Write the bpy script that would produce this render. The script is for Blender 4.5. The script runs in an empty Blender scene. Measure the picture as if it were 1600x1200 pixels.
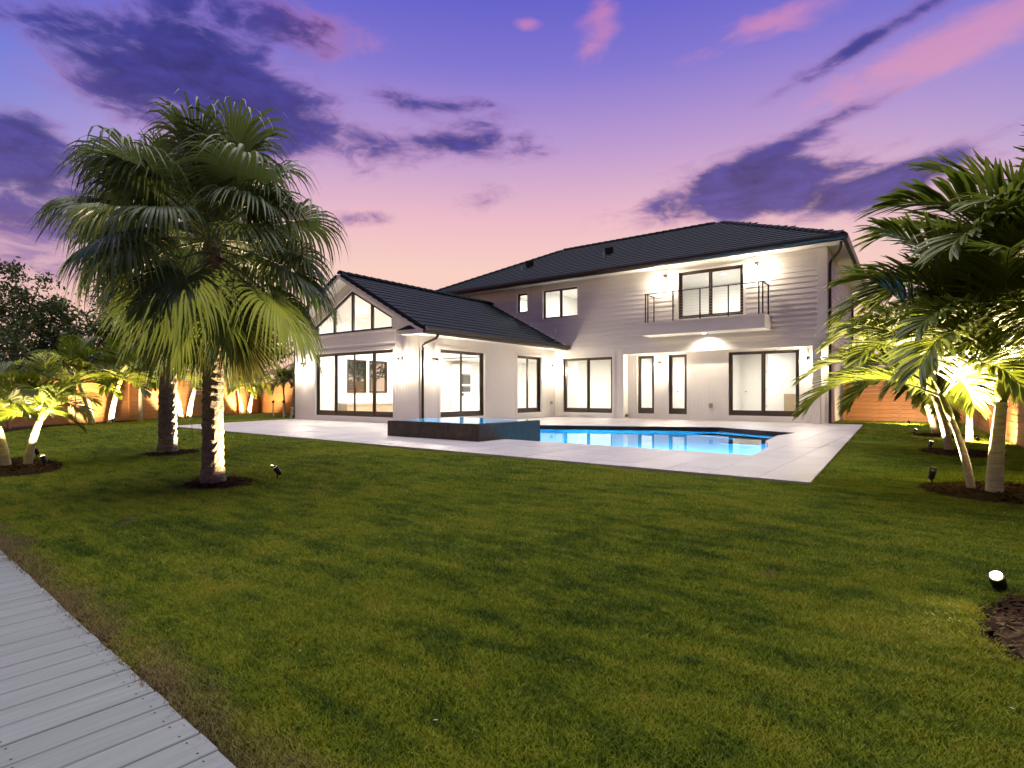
import bpy, bmesh, math, random
import numpy as np
from mathutils import Vector, Matrix
random.seed(7); RNG = np.random.default_rng(7)
SC = bpy.context.scene; COL = SC.collection
R = math.radians
# ------------------------------------------------------------------ camera
TH = R(36.842); FPX = 880.64; CZ = 1.04
cam_d = bpy.data.cameras.new('camera'); cam = bpy.data.objects.new('camera', cam_d); COL.objects.link(cam)
cam.location = (0, 0, CZ); cam.rotation_euler = (R(90), 0, TH)
cam_d.sensor_fit = 'HORIZONTAL'; cam_d.sensor_width = 36; cam_d.lens = 36*FPX/1600
cam_d.shift_y = 15.8/1600; cam_d.clip_start = .05; cam_d.clip_end = 2000
SC.camera = cam
def pix_dir(u, v):                       # world direction of a photo pixel
    a = (u-800)/FPX; b = (615.8-v)/FPX
    return Vector((a*math.cos(TH)-math.sin(TH), a*math.sin(TH)+math.cos(TH), b))
# ------------------------------------------------------------------ colour management
SC.view_settings.view_transform = 'Standard'; SC.view_settings.look = 'None'
SC.view_settings.exposure = .8; SC.view_settings.gamma = 1; SC.view_settings.use_curve_mapping = False
SC.render.engine = 'CYCLES'
SC.cycles.use_denoising = True
SC.cycles.max_bounces = 6; SC.cycles.transparent_max_bounces = 14; SC.cycles.diffuse_bounces = 3
SC.cycles.glossy_bounces = 3; SC.cycles.transmission_bounces = 6
SC.cycles.sample_clamp_indirect = 6; SC.cycles.caustics_reflective = False; SC.cycles.caustics_refractive = False
def lin(r, g, b, s=1.0):
    f = lambda c: (c/255/12.92 if c/255 <= .04045 else ((c/255+.055)/1.055)**2.4)*s
    return (f(r), f(g), f(b), 1)
# ------------------------------------------------------------------ node helper
class NT:
    def __init__(s, tree): s.t = tree; s.n = tree.nodes; s.l = tree.links
    def new(s, typ, **kw):
        n = s.n.new(typ)
        for k, v in kw.items(): setattr(n, k, v)
        return n
    def put(s, sock, v):
        if v is None: return
        if hasattr(v, 'is_linked') or isinstance(v, bpy.types.NodeSocket): s.l.new(v, sock)
        else:
            if hasattr(sock.default_value, '__len__') and not hasattr(v, '__len__'): v = [v]*len(sock.default_value)
            if hasattr(sock.default_value, '__len__'): v = list(v)[:len(sock.default_value)]
            sock.default_value = v
    def m(s, op, a, b=None, c=None, clamp=False):
        n = s.new('ShaderNodeMath', operation=op, use_clamp=clamp)
        for i, v in enumerate((a, b, c)): s.put(n.inputs[i], v)
        return n.outputs[0]
    def dot(s, a, b):
        n = s.new('ShaderNodeVectorMath', operation='DOT_PRODUCT'); s.put(n.inputs[0], a); s.put(n.inputs[1], b); return n.outputs['Value']
    def vm(s, op, a, b):
        n = s.new('ShaderNodeVectorMath', operation=op); s.put(n.inputs[0], a); s.put(n.inputs[1], b); return n.outputs[0]
    def ss(s, x, lo, hi):
        n = s.new('ShaderNodeMapRange', interpolation_type='SMOOTHSTEP'); s.put(n.inputs[0], x); n.inputs[1].default_value = lo; n.inputs[2].default_value = hi; return n.outputs[0]
    def mix(s, f, a, b, typ='MIX'):
        n = s.new('ShaderNodeMix', data_type='RGBA', blend_type=typ); s.put(n.inputs[0], f); s.put(n.inputs[6], a); s.put(n.inputs[7], b); return n.outputs[2]
    def ramp(s, f, stops, interp='LINEAR'):
        n = s.new('ShaderNodeValToRGB'); n.color_ramp.interpolation = interp; e = n.color_ramp.elements
        while len(e) > 1: e.remove(e[-1])
        e[0].position, e[0].color = stops[0]
        for p, c in stops[1:]: k = e.new(p); k.color = c
        s.put(n.inputs[0], f); return n.outputs[0]
    def noise(s, vec, scale, detail=4, rough=.55, dist=0, out=0):
        n = s.new('ShaderNodeTexNoise'); s.put(n.inputs['Vector'], vec); n.inputs['Scale'].default_value = scale
        n.inputs['Detail'].default_value = detail; n.inputs['Roughness'].default_value = rough; n.inputs['Distortion'].default_value = dist
        return n.outputs[out]
# ------------------------------------------------------------------ world: dusk sky with violet clouds
W = bpy.data.worlds.new('World'); SC.world = W; W.use_nodes = True
k = NT(W.node_tree); k.n.clear()
dirv = k.new('ShaderNodeTexCoord').outputs['Generated']
dirv = k.vm('NORMALIZE', dirv, None)
sep = k.new('ShaderNodeSeparateXYZ'); k.l.new(dirv, sep.inputs[0]); dz = k.m('MAXIMUM', sep.outputs[2], 0.0)
glow = pix_dir(870, 615.8).normalized()
blue = lambda *a: lin(*a)
rampA = k.ramp(dz, [(0, lin(255, 208, 178)), (.12, lin(253, 210, 190)), (.21, lin(250, 209, 196)), (.29, lin(238, 190, 201)), (.40, lin(188, 155, 209)), (.50, lin(132, 120, 209)), (.58, lin(100, 98, 203)), (1, lin(96, 92, 190))])
rampB = k.ramp(dz, [(0, lin(250, 190, 172)), (.12, lin(244, 192, 182)), (.22, lin(188, 160, 205)), (.32, lin(118, 138, 218)), (.45, lin(84, 112, 218)), (.6, lin(66, 86, 206)), (1, lin(96, 92, 190))])
dh = k.vm('NORMALIZE', k.vm('MULTIPLY', dirv, (1, 1, 0)), None)
gf = k.ss(k.dot(dh, glow), .97, .55)
sky = k.mix(gf, rampA, rampB)
# cloud field: soft clumps at fixed sky directions, broken up by noise
stretch = k.vm('MULTIPLY', dirv, (1, 1, 2.6))
nz = k.noise(stretch, 4.2, 5, .58, .5)
nz2 = k.noise(stretch, 15, 5, .62, .5)
nn = k.m('ADD', k.m('MULTIPLY', nz, .6), k.m('MULTIPLY', nz2, .4))
def blob(u, v, su, sv, tilt=0, amp=1.0):
    c = pix_dir(u, v); L = c.length; c = c.normalized()
    t1 = Vector((-c.y, c.x, 0)).normalized() * -1; t2 = t1.cross(c) * 1.0
    if t2.z < 0: t2 = -t2
    ct, st = math.cos(R(tilt)), math.sin(R(tilt))
    a1 = t1*ct + t2*st; a2 = t2*ct - t1*st
    sa, sb = su/FPX/L, sv/FPX/L
    p = k.m('MULTIPLY', k.dot(dirv, tuple(a1)), 1/sa); q = k.m('MULTIPLY', k.dot(dirv, tuple(a2)), 1/sb)
    g = k.m('EXPONENT', k.m('MULTIPLY', k.m('ADD', k.m('MULTIPLY', p, p), k.m('MULTIPLY', q, q)), -.5))
    front = k.m('GREATER_THAN', k.dot(dirv, tuple(c)), 0.0)
    return k.m('MULTIPLY', k.m('MULTIPLY', g, front), amp)
def total(bl):
    s_ = None
    for b in bl:
        x = blob(*b); s_ = x if s_ is None else k.m('ADD', s_, x)
    return s_
dark = total([(110, 45, 120, 30, -10, .7), (260, 60, 70, 55, -40, .72), (330, 120, 70, 55, -40, .75), (170, 130, 80, 30, -10, .6), (395, 190, 60, 30, -25, .7), (200, 170, 60, 20, -10, .6), (30, 195, 40, 24, 0, 1.0), (70, 262, 110, 34, 0, 1.05), (50, 340, 130, 40, 0, .85), (430, 30, 75, 32, -10, .85),
              (470, 180, 95, 34, -22, .9), (720, 222, 90, 23, 3, 1.1), (607, 147, 30, 12, -5, .85), (715, 165, 60, 8, 4, .7), (570, 342, 30, 11, 4, .85), (762, 310, 38, 15, 8, .75), (425, 225, 40, 15, 0, .7),
              (1140, 290, 110, 27, 8, 1.3), (1215, 315, 95, 22, 4, 1.0), (1270, 205, 80, 10, 18, .75), (1440, 264, 85, 19, 17, 1.2), (1340, 300, 60, 14, 14, .7), (1400, 38, 110, 11, 16, .9), (45, 410, 110, 18, 0, .6)])
inview = k.ss(k.dot(dirv, tuple(pix_dir(800, 330).normalized())), .62, .74)
lowf = k.noise(stretch, 1.7, 2, .5, 0)
wide = k.m('MULTIPLY', k.ss(lowf, .45, .68), k.m('SUBTRACT', 1.0, inview))
field = k.m('ADD', dark, k.m('MULTIPLY', wide, .7))
dens = k.ss(k.m('ADD', field, k.m('MULTIPLY', k.m('SUBTRACT', nn, .5), 4.0)), .10, 1.15)
dens = k.m('MULTIPLY', dens, k.ss(field, .04, .30))
pinkf = total([(1500, 62, 150, 32, 10, 1.2), (1190, 40, 120, 22, 4, .6), (935, 45, 26, 38, -30, .8), (820, 38, 20, 8, 0, .8), (470, 40, 110, 45, -14, .7), (250, 185, 190, 32, -16, .7), (20, 350, 80, 34, 0, .7)])
pd = k.ss(k.m('ADD', pinkf, k.m('MULTIPLY', k.m('SUBTRACT', nn, .5), 2.2)), .35, 1.0)
pd = k.m('MULTIPLY', k.m('MULTIPLY', pd, k.ss(pinkf, .05, .35)), .75)
sky = k.mix(pd, sky, k.ramp(dz, [(0, lin(255, 205, 180)), (.35, lin(226, 164, 190)), (.6, lin(206, 128, 186)), (1, lin(150, 120, 190))]))
ccol = k.ramp(dz, [(0, lin(170, 120, 160)), (.14, lin(138, 108, 168)), (.25, lin(92, 78, 152)), (.4, lin(64, 60, 140)), (.6, lin(52, 54, 134)), (1, lin(74, 72, 140))])
edge = k.mix(.55, ccol, k.ramp(dz, [(0, lin(240, 180, 180)), (.3, lin(204, 140, 186)), (.6, lin(150, 104, 180)), (1, lin(110, 100, 180))]))
ccol = k.vm('MULTIPLY', ccol, k.vm('MULTIPLY', (1, 1, 1), k.m('ADD', k.m('MULTIPLY', k.m('SUBTRACT', nz2, .5), 1.8), .88)))
cloudc = k.mix(k.ss(dens, .2, .95), edge, ccol)
sky = k.mix(k.m('MULTIPLY', dens, .92), sky, cloudc)
sky = k.mix(1.0, sky, k.mix(k.ss(k.dot(dirv, glow), -.75, .30), (.68, .54, .34, 1), (1, 1, 1, 1)), 'MULTIPLY')   # dimmer, pinker away from the glow
bg = k.new('ShaderNodeBackground'); k.l.new(sky, bg.inputs[0]); bg.inputs[1].default_value = .574
k.l.new(bg.outputs[0], k.new('ShaderNodeOutputWorld').inputs[0])
# soft afterglow from high overhead (no direct sun after sunset)
sd = bpy.data.lights.new('sun', 'SUN'); sd.energy = 2.0; sd.angle = R(60); sd.color = (1, .94, .82)
sun = bpy.data.objects.new('sun', sd); COL.objects.link(sun); sun.rotation_euler = (R(-10), R(-6), 0); sun.location = (0, 0, 40)
# ------------------------------------------------------------------ materials
def mat(name, base, rough=.6, metal=0, spec=.5, build=None):
    m_ = bpy.data.materials.new(name); m_.use_nodes = True; t = NT(m_.node_tree)
    b = t.n['Principled BSDF']; b.inputs['Roughness'].default_value = rough; b.inputs['Metallic'].default_value = metal
    b.inputs['Specular IOR Level'].default_value = spec
    b.inputs['Base Color'].default_value = (*base, 1)
    if build: build(t, b)
    return m_
def bump(t, b, h, strength=.3, dist=.02):
    n = t.new('ShaderNodeBump'); n.inputs['Strength'].default_value = strength; n.inputs['Distance'].default_value = dist
    t.put(n.inputs['Height'], h); t.l.new(n.outputs[0], b.inputs['Normal'])
def opos(t): return t.new('ShaderNodeTexCoord').outputs['Object']
def wpos(t): return t.new('ShaderNodeNewGeometry').outputs['Position']
def orand(t): return t.new('ShaderNodeObjectInfo').outputs['Random']
def c4(c, f=1): return (c[0]*f, c[1]*f, c[2]*f, 1)
def vary(base, lo=.8, hi=1.2, scale=6, world=True, amt=.5, rnd=True):
    def f(t, b):
        n_ = t.noise(wpos(t) if world else opos(t), scale, 5, .6)
        col = t.mix(n_, c4(base, lo), c4(base, hi))
        if rnd:
            r_ = t.m('ADD', t.m('MULTIPLY', orand(t), .3), .85)
            col = t.mix(1.0, col, t.new('ShaderNodeCombineXYZ').outputs[0], 'MIX') if False else t.vm('MULTIPLY', col, t.vm('MULTIPLY', (1, 1, 1), r_))
        t.put(b.inputs['Base Color'], col)
    return f
MT = {}
def schlick(t, f0, normal=None):
    lw = t.new('ShaderNodeNewGeometry'); n_ = normal or lw.outputs['Normal']
    c_ = t.m('ABSOLUTE', t.dot(n_, lw.outputs['Incoming'])); x_ = t.m('POWER', t.m('SUBTRACT', 1.0, c_, clamp=True), 5.0)
    return t.m('ADD', t.m('MULTIPLY', x_, 1-f0), f0)
def b_wall(t, b):
    p = wpos(t); n_ = t.noise(p, 3, 4); t.put(b.inputs['Base Color'], t.mix(n_, (.73, .71, .68, 1), (.80, .78, .75, 1)))
    fx = t.m('FRACT', t.m('MULTIPLY', t.dot(p, (1, 1, 0)), 1/.145)); g_ = t.ss(t.m('ABSOLUTE', t.m('SUBTRACT', fx, .5)), .44, .5)
    bump(t, b, t.m('ADD', t.m('MULTIPLY', t.noise(p, 60, 2), .12), t.m('MULTIPLY', g_, -1.0)), .8, .012)
MT['wall'] = mat('white_board_wall', (.74, .71, .68), .6, build=b_wall)
def b_paint(t, b): bump(t, b, t.noise(wpos(t), 45, 3), .12, .01); t.put(b.inputs['Base Color'], t.mix(t.noise(wpos(t), 2.5, 5), (.69, .67, .64, 1), (.77, .75, .72, 1)))
MT['paint'] = mat('white_paint', (.75, .73, .7), .55, build=b_paint)
def b_siding(t, b):
    bump(t, b, t.noise(t.vm('MULTIPLY', wpos(t), (4, 4, 60)), 1.2, 4), .15, .006)
    v = t.m('ADD', t.m('MULTIPLY', orand(t), .1), .93); t.put(b.inputs['Base Color'], t.vm('MULTIPLY', (.70, .68, .655), t.vm('MULTIPLY', (1, 1, 1), v)))
MT['siding'] = mat('white_siding', (.7, .68, .65), .55, build=b_siding)
MT['inside'] = mat('interior_white', (.80, .785, .75), .7)
MT['ifloor'] = mat('interior_floor', (.55, .5, .44), .35, build=vary((.55, .5, .44), .9, 1.1, 1.5, rnd=False))
MT['bronze'] = mat('dark_bronze', (.060, .046, .034), .42, .3, build=lambda t, b: (bump(t, b, t.noise(wpos(t), 80, 2), .05, .005), t.put(b.inputs['Roughness'], t.m('ADD', t.m('MULTIPLY', t.noise(wpos(t), 5, 3), .25), .3))))
MT['gutter'] = mat('gutter_bronze', (.035, .028, .024), .35, .4)
MT['black'] = mat('black_metal', (.012, .012, .012), .45, .5)
MT['tile'] = mat('roof_tile', (.012, .014, .02), .75, spec=.12, build=lambda t, b: (vary((.009, .014, .024), .6, 1.35, 9)(t, b), bump(t, b, t.noise(wpos(t), 40, 4), .3, .01)))
def b_paver(t, b):
    p = wpos(t); n_ = t.m('ADD', t.m('MULTIPLY', t.noise(p, 1.3, 5), .6), t.m('MULTIPLY', t.noise(t.vm('MULTIPLY', p, (1, 5, 1)), 5, 5, .65), .4))
    col = t.mix(n_, (.34, .315, .315, 1), (.52, .485, .48, 1)); v = t.m('ADD', t.m('MULTIPLY', orand(t), .16), .92)
    t.put(b.inputs['Base Color'], t.vm('MULTIPLY', col, t.vm('MULTIPLY', (1, 1, 1), v))); bump(t, b, t.noise(p, 35, 5), .15, .006)
    t.put(b.inputs['Roughness'], t.m('ADD', t.m('MULTIPLY', t.noise(p, 2.2, 3), .3), .35))
MT['paver'] = mat('porcelain_paver', (.52, .49, .48), .5, build=b_paver)
MT['grout'] = mat('deck_base', (.22, .2, .19), .9)
def b_stone(t, b):
    p = wpos(t); n_ = t.noise(t.vm('MULTIPLY', p, (1, 1, .55)), 6, 8, .68, 1.2)
    t.put(b.inputs['Base Color'], t.ramp(n_, [(.25, (.012, .010, .009, 1)), (.5, (.040, .031, .024, 1)), (.66, (.085, .058, .038, 1)), (.78, (.16, .13, .10, 1))]))
    bump(t, b, n_, .25, .01); t.put(b.inputs['Roughness'], t.m('ADD', t.m('MULTIPLY', n_, .3), .45))
MT['stone'] = mat('dark_brown_stone', (.05, .04, .03), .35, build=b_stone)
MT['plaster'] = mat('pool_plaster', (.22, .58, .85), .6, build=vary((.24, .64, .85), .85, 1.15, 3, rnd=False))
def water_mat(name, tint):
    m_ = bpy.data.materials.new(name); m_.use_nodes = True; t = NT(m_.node_tree); t.n.clear()
    gl = t.new('ShaderNodeBsdfGlossy'); gl.inputs['Roughness'].default_value = .015
    tr = t.new('ShaderNodeBsdfRefraction'); tr.inputs['Color'].default_value = (*tint, 1); tr.inputs['IOR'].default_value = 1.33; tr.inputs['Roughness'].default_value = .02
    bp = t.new('ShaderNodeBump'); bp.inputs['Strength'].default_value = .08; bp.inputs['Distance'].default_value = .01
    t.put(bp.inputs['Height'], t.noise(wpos(t), 2.2, 2, .5, .4)); t.l.new(bp.outputs[0], gl.inputs['Normal']); t.l.new(bp.outputs[0], tr.inputs['Normal'])
    mx = t.new('ShaderNodeMixShader'); t.l.new(schlick(t, .02), mx.inputs[0]); t.l.new(tr.outputs[0], mx.inputs[1]); t.l.new(gl.outputs[0], mx.inputs[2])
    t.l.new(mx.outputs[0], t.new('ShaderNodeOutputMaterial').inputs[0]); return m_
MT['water'] = water_mat('pool_water', (.45, .85, 1))
def glass_mat(name, refl=1.0, tint=(.97, .98, .97)):
    m_ = bpy.data.materials.new(name); m_.use_nodes = True; t = NT(m_.node_tree); t.n.clear()
    gl = t.new('ShaderNodeBsdfGlossy'); gl.inputs['Roughness'].default_value = .02; tr = t.new('ShaderNodeBsdfTransparent'); tr.inputs[0].default_value = (*tint, 1)
    mx = t.new('ShaderNodeMixShader'); t.l.new(t.m('MULTIPLY', schlick(t, .045), refl), mx.inputs[0]); t.l.new(tr.outputs[0], mx.inputs[1]); t.l.new(gl.outputs[0], mx.inputs[2])
    t.l.new(mx.outputs[0], t.new('ShaderNodeOutputMaterial').inputs[0]); return m_
MT['glass'] = glass_mat('window_glass'); MT['lampglass'] = glass_mat('lantern_glass', .5)
def emit(name, col, s):
    m_ = bpy.data.materials.new(name); m_.use_nodes = True; t = NT(m_.node_tree); t.n.clear()
    e = t.new('ShaderNodeEmission'); e.inputs[0].default_value = (*col, 1); e.inputs[1].default_value = s
    t.l.new(e.outputs[0], t.new('ShaderNodeOutputMaterial').inputs[0]); return m_
MT['bulb'] = emit('bulb_glow', (1, .82, .60), 520); MT['lens'] = emit('lens_glow', (1, .74, .38), 14); MT['downlight'] = emit('downlight_glow', (1, .93, .82), 25)
def leafmat(name, c1, c2, scale=3, rough=.45, trans=.35, tcol=None):
    m_ = bpy.data.materials.new(name); m_.use_nodes = True; t = NT(m_.node_tree); b = t.n['Principled BSDF']; out = t.n['Material Output']
    n_ = t.m('ADD', t.m('MULTIPLY', t.noise(wpos(t), scale, 3), .7), t.m('MULTIPLY', orand(t), .3))
    col = t.ramp(n_, [(.25, (*c1, 1)), (.75, (*c2, 1))]); t.put(b.inputs['Base Color'], col); b.inputs['Roughness'].default_value = rough
    tl = t.new('ShaderNodeBsdfTranslucent'); t.put(tl.inputs[0], t.mix(.5, col, (*(tcol or c2), 1)))
    mx = t.new('ShaderNodeMixShader'); mx.inputs[0].default_value = trans; t.l.new(b.outputs[0], mx.inputs[1]); t.l.new(tl.outputs[0], mx.inputs[2]); t.l.new(mx.outputs[0], out.inputs[0])
    return m_
MT['fan'] = leafmat('fan_frond', (.036, .075, .032), (.09, .14, .042), 2.5, .42, .38, (.16, .19, .03))
MT['fan_old'] = leafmat('fan_frond_old', (.065, .085, .028), (.13, .125, .04), 2.5, .6, .3, (.14, .14, .03))
MT['feather'] = leafmat('feather_frond', (.09, .135, .012), (.185, .225, .025), 2.5, .42, .5, (.15, .19, .02))
MT['tree'] = leafmat('tree_leaf', (.026, .050, .012), (.085, .115, .025), 1.3, .5, .4, (.11, .13, .03))
MT['petiole'] = mat('petiole', (.11, .12, .03), .5); MT['shaft'] = mat('crownshaft', (.19, .21, .05), .4, build=vary((.2, .22, .05), .8, 1.2, 8))
def b_trunk(t, b):
    p = wpos(t); n_ = t.noise(t.vm('MULTIPLY', p, (1, 1, 5)), 9, 6, .7); t.put(b.inputs['Base Color'], t.ramp(n_, [(.25, (.05, .038, .028, 1)), (.5, (.17, .135, .10, 1)), (.75, (.34, .29, .23, 1))]))
    bump(t, b, t.m('ADD', n_, t.noise(p, 40, 3)), .9, .03)
MT['trunk'] = mat('rough_trunk', (.2, .15, .1), .85, build=b_trunk)
def b_trunk2(t, b):
    p = opos(t); n_ = t.noise(t.vm('MULTIPLY', p, (1, 1, 7)), 5, 5, .6); t.put(b.inputs['Base Color'], t.ramp(n_, [(.3, (.24, .20, .15, 1)), (.7, (.44, .39, .31, 1))])); bump(t, b, n_, .3, .01)
MT['trunk_pale'] = mat('pale_trunk', (.36, .32, .26), .75, build=b_trunk2)
MT['bark'] = mat('bark', (.07, .055, .04), .9, build=vary((.08, .06, .045), .6, 1.4, 6))
def b_cedar(t, b):
    p = opos(t); n_ = t.noise(t.vm('MULTIPLY', p, (1.5, 1.5, 22)), 2.2, 6, .65, .5); v = t.m('ADD', t.m('MULTIPLY', orand(t), .2), .88)
    col = t.ramp(n_, [(.25, (.19, .075, .026, 1)), (.6, (.36, .155, .055, 1)), (.85, (.44, .21, .085, 1))]); t.put(b.inputs['Base Color'], t.vm('MULTIPLY', col, t.vm('MULTIPLY', (1, 1, 1), v))); bump(t, b, n_, .2, .006)
MT['cedar'] = mat('cedar_stain', (.33, .14, .05), .6, build=b_cedar)
def b_plank(t, b):
    p = opos(t); g_ = t.noise(t.vm('MULTIPLY', t.vm('ADD', p, t.vm('MULTIPLY', (31, 17, 5), orand(t))), (38, 1.4, 1)), 1.6, 6, .62, .3); v = t.m('ADD', t.m('MULTIPLY', orand(t), .08), .96)
    col = t.ramp(g_, [(.2, (.15, .165, .16, 1)), (.55, (.205, .222, .218, 1)), (.85, (.255, .272, .268, 1))]); t.put(b.inputs['Base Color'], t.vm('MULTIPLY', col, t.vm('MULTIPLY', (1, 1, 1), v))); bump(t, b, g_, .18, .004)
MT['plank'] = mat('grey_composite_plank', (.26, .26, .27), .62, build=b_plank)
def turf(t, fine_scale, stops):
    p = wpos(t); big = t.noise(p, .5, 4, .6, .5); band = t.noise(t.vm('MULTIPLY', p, (.7, 3.0, 1)), 2.1, 5, .62, .5); mid = t.noise(p, 4.0, 5, .65, .4); fine = t.noise(p, fine_scale, 3, .7)
    a = t.m('ADD', t.m('ADD', t.m('MULTIPLY', big, .22), t.m('MULTIPLY', band, .34)), t.m('ADD', t.m('MULTIPLY', mid, .22), t.m('MULTIPLY', fine, .22)))
    col = t.ramp(a, stops)
    edge = t.m('SUBTRACT', t.dot(p, (-math.sin(BW_A), math.cos(BW_A), 0)), -math.sin(BW_A)*-1.81+math.cos(BW_A)*.92)   # metres from the boardwalk
    dry = t.m('MULTIPLY', t.ss(t.m('ADD', edge, t.m('MULTIPLY', t.noise(p, 3.2, 4, .6), .5)), .52, .24), .85)
    worn = t.m('MULTIPLY', t.ss(t.noise(p, .8, 4, .65, .8), .63, .74), .55)
    return p, mid, fine, t.mix(t.m('MAXIMUM', dry, worn), col, (.21, .145, .075, 1))
def b_lawn(t, b):
    p, mid, fine, col = turf(t, 55, [(.36, (.020, .036, .006, 1)), (.47, (.050, .075, .009, 1)), (.56, (.10, .12, .012, 1)), (.68, (.16, .13, .03, 1))])
    t.put(b.inputs['Base Color'], col); bump(t, b, t.m('ADD', mid, t.m('MULTIPLY', fine, .6)), 1.0, .06)
BW_A = math.atan2(-.19, 3.93)                       # boardwalk skew
MT['lawn'] = mat('lawn_turf', (.06, .08, .015), .9, spec=.05, build=b_lawn)
def b_blade(m_):
    t = NT(m_.node_tree); b = t.n['Principled BSDF']; out = t.n['Material Output']
    p, mid, fine, col = turf(t, 30, [(.38, (.028, .066, .006, 1)), (.455, (.095, .145, .009, 1)), (.525, (.21, .25, .013, 1)), (.63, (.30, .27, .03, 1))])
    t.put(b.inputs['Base Color'], col); b.inputs['Roughness'].default_value = .65; b.inputs['Specular IOR Level'].default_value = .15
    tl = t.new('ShaderNodeBsdfTranslucent'); t.put(tl.inputs[0], col); mx = t.new('ShaderNodeMixShader'); mx.inputs[0].default_value = .3
    t.l.new(b.outputs[0], mx.inputs[1]); t.l.new(tl.outputs[0], mx.inputs[2]); t.l.new(mx.outputs[0], out.inputs[0])
MT['blade'] = bpy.data.materials.new('grass_blade'); MT['blade'].use_nodes = True; b_blade(MT['blade'])
MT['mulch'] = mat('bark_mulch', (.035, .02, .013), .95, spec=.05, build=vary((.034, .018, .010), .35, 1.7, 30, rnd=False))
MT['cream'] = mat('cream_wood', (.55, .45, .34), .6, build=vary((.55, .45, .34), .85, 1.15, 12)); MT['plastic'] = mat('white_plastic', (.7, .7, .72), .4)
MT['oven'] = mat('oven_black_glass', (.06, .06, .055), .15); MT['steel'] = mat('steel', (.45, .44, .42), .3, .8)
MT['oak'] = mat('oak', (.42, .32, .2), .5, build=vary((.45, .34, .22), .85, 1.15, 5)); MT['slate'] = mat('neighbour_roof', (.05, .06, .09), .7, build=vary((.05, .06, .09), .8, 1.2, 2)); MT['bluewall'] = mat('neighbour_wall', (.3, .34, .42), .7)
# ------------------------------------------------------------------ mesh helpers
class MB:
    def __init__(s): s.v = []; s.f = []
    def quad(s, *p):
        i = len(s.v); s.v += [tuple(q) for q in p]; s.f.append(tuple(range(i, i+len(p)))); return s
    def box(s, x0, y0, z0, x1, y1, z1):
        i = len(s.v); s.v += [(x, y, z) for z in (z0, z1) for (x, y) in ((x0, y0), (x1, y0), (x1, y1), (x0, y1))]
        s.f += [tuple(i+j for j in q) for q in ((3, 2, 1, 0), (4, 5, 6, 7), (0, 1, 5, 4), (1, 2, 6, 5), (2, 3, 7, 6), (3, 0, 4, 7))]; return s
    def prism(s, pts, z0, z1):                     # polygon in xy, ccw
        i = len(s.v); n = len(pts); s.v += [(x, y, z0) for x, y in pts] + [(x, y, z1) for x, y in pts]
        s.f.append(tuple(i+j for j in reversed(range(n)))); s.f.append(tuple(i+n+j for j in range(n)))
        for j in range(n): s.f.append((i+j, i+(j+1) % n, i+n+(j+1) % n, i+n+j))
        return s
    def hull(s, a, b):                             # two matching polygons joined as a solid
        i = len(s.v); n = len(a); s.v += [tuple(p) for p in a] + [tuple(p) for p in b]
        s.f.append(tuple(i+j for j in reversed(range(n)))); s.f.append(tuple(i+n+j for j in range(n)))
        for j in range(n): s.f.append((i+j, i+(j+1) % n, i+n+(j+1) % n, i+n+j))
        return s
    def tube(s, pts, r, sides=8, cap=True):
        pts = [Vector(p) for p in pts]; rs = r if hasattr(r, '__len__') else [r]*len(pts); i0 = len(s.v)
        for j, p in enumerate(pts):
            t = (pts[min(j+1, len(pts)-1)]-pts[max(j-1, 0)]).normalized()
            a = t.cross(Vector((0, 0, 1)) if abs(t.z) < .95 else Vector((0, 1, 0))).normalized(); b = t.cross(a)
            for q in range(sides):
                an = 2*math.pi*(q+.5)/sides; s.v.append(tuple(p+(a*math.cos(an)+b*math.sin(an))*rs[j]))
        for j in range(len(pts)-1):
            for q in range(sides):
                a0 = i0+j*sides+q; a1 = i0+j*sides+(q+1) % sides; s.f.append((a0, a1, a1+sides, a0+sides))
        if cap:
            s.f.append(tuple(i0+q for q in reversed(range(sides)))); s.f.append(tuple(i0+(len(pts)-1)*sides+q for q in range(sides)))
        return s
    def mesh(s, name, m_=None, smooth=False):
        me = bpy.data.meshes.new(name); me.from_pydata(s.v, [], s.f)
        if m_: me.materials.append(MT[m_] if isinstance(m_, str) else m_)
        if smooth: me.polygons.foreach_set('use_smooth', [True]*len(me.polygons))
        me.update(); return me
    def obj(s, name, m_=None, parent=None, smooth=False, fix=True):
        me = s.mesh(name, m_, smooth)
        if fix:
            bm = bmesh.new(); bm.from_mesh(me); bmesh.ops.recalc_face_normals(bm, faces=bm.faces); bm.to_mesh(me); bm.free()
        return link(name, me, parent)
def link(name, me, parent=None, loc=None, rotz=0):
    o = bpy.data.objects.new(name, me); COL.objects.link(o)
    if parent: o.parent = parent
    if loc: o.location = loc
    if rotz: o.rotation_euler[2] = rotz
    return o
def tag(o, label=None, cat=None, group=None, kind=None):
    if label: o['label'] = label
    if cat: o['category'] = cat
    if group: o['group'] = group
    if kind: o['kind'] = kind
    return o
def thing(name, label, cat, loc=(0, 0, 0), rotz=0, group=None):
    o = link(name, None, None, loc, rotz); return tag(o, label, cat, group)
def light(name, typ, loc, energy, color=(1, .8, .55), parent=None, aim=None, **kw):
    d = bpy.data.lights.new(name, typ); d.energy = energy; d.color = color
    for q, v in kw.items(): setattr(d, q, v)
    o = link(name, d, parent, loc)
    if aim is not None: o.rotation_euler = Vector(aim).to_track_quat('-Z', 'Y').to_euler()
    return o
def sstep(a, b, x):
    t = min(1, max(0, (x-a)/(b-a))); return t*t*(3-2*t)
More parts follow.
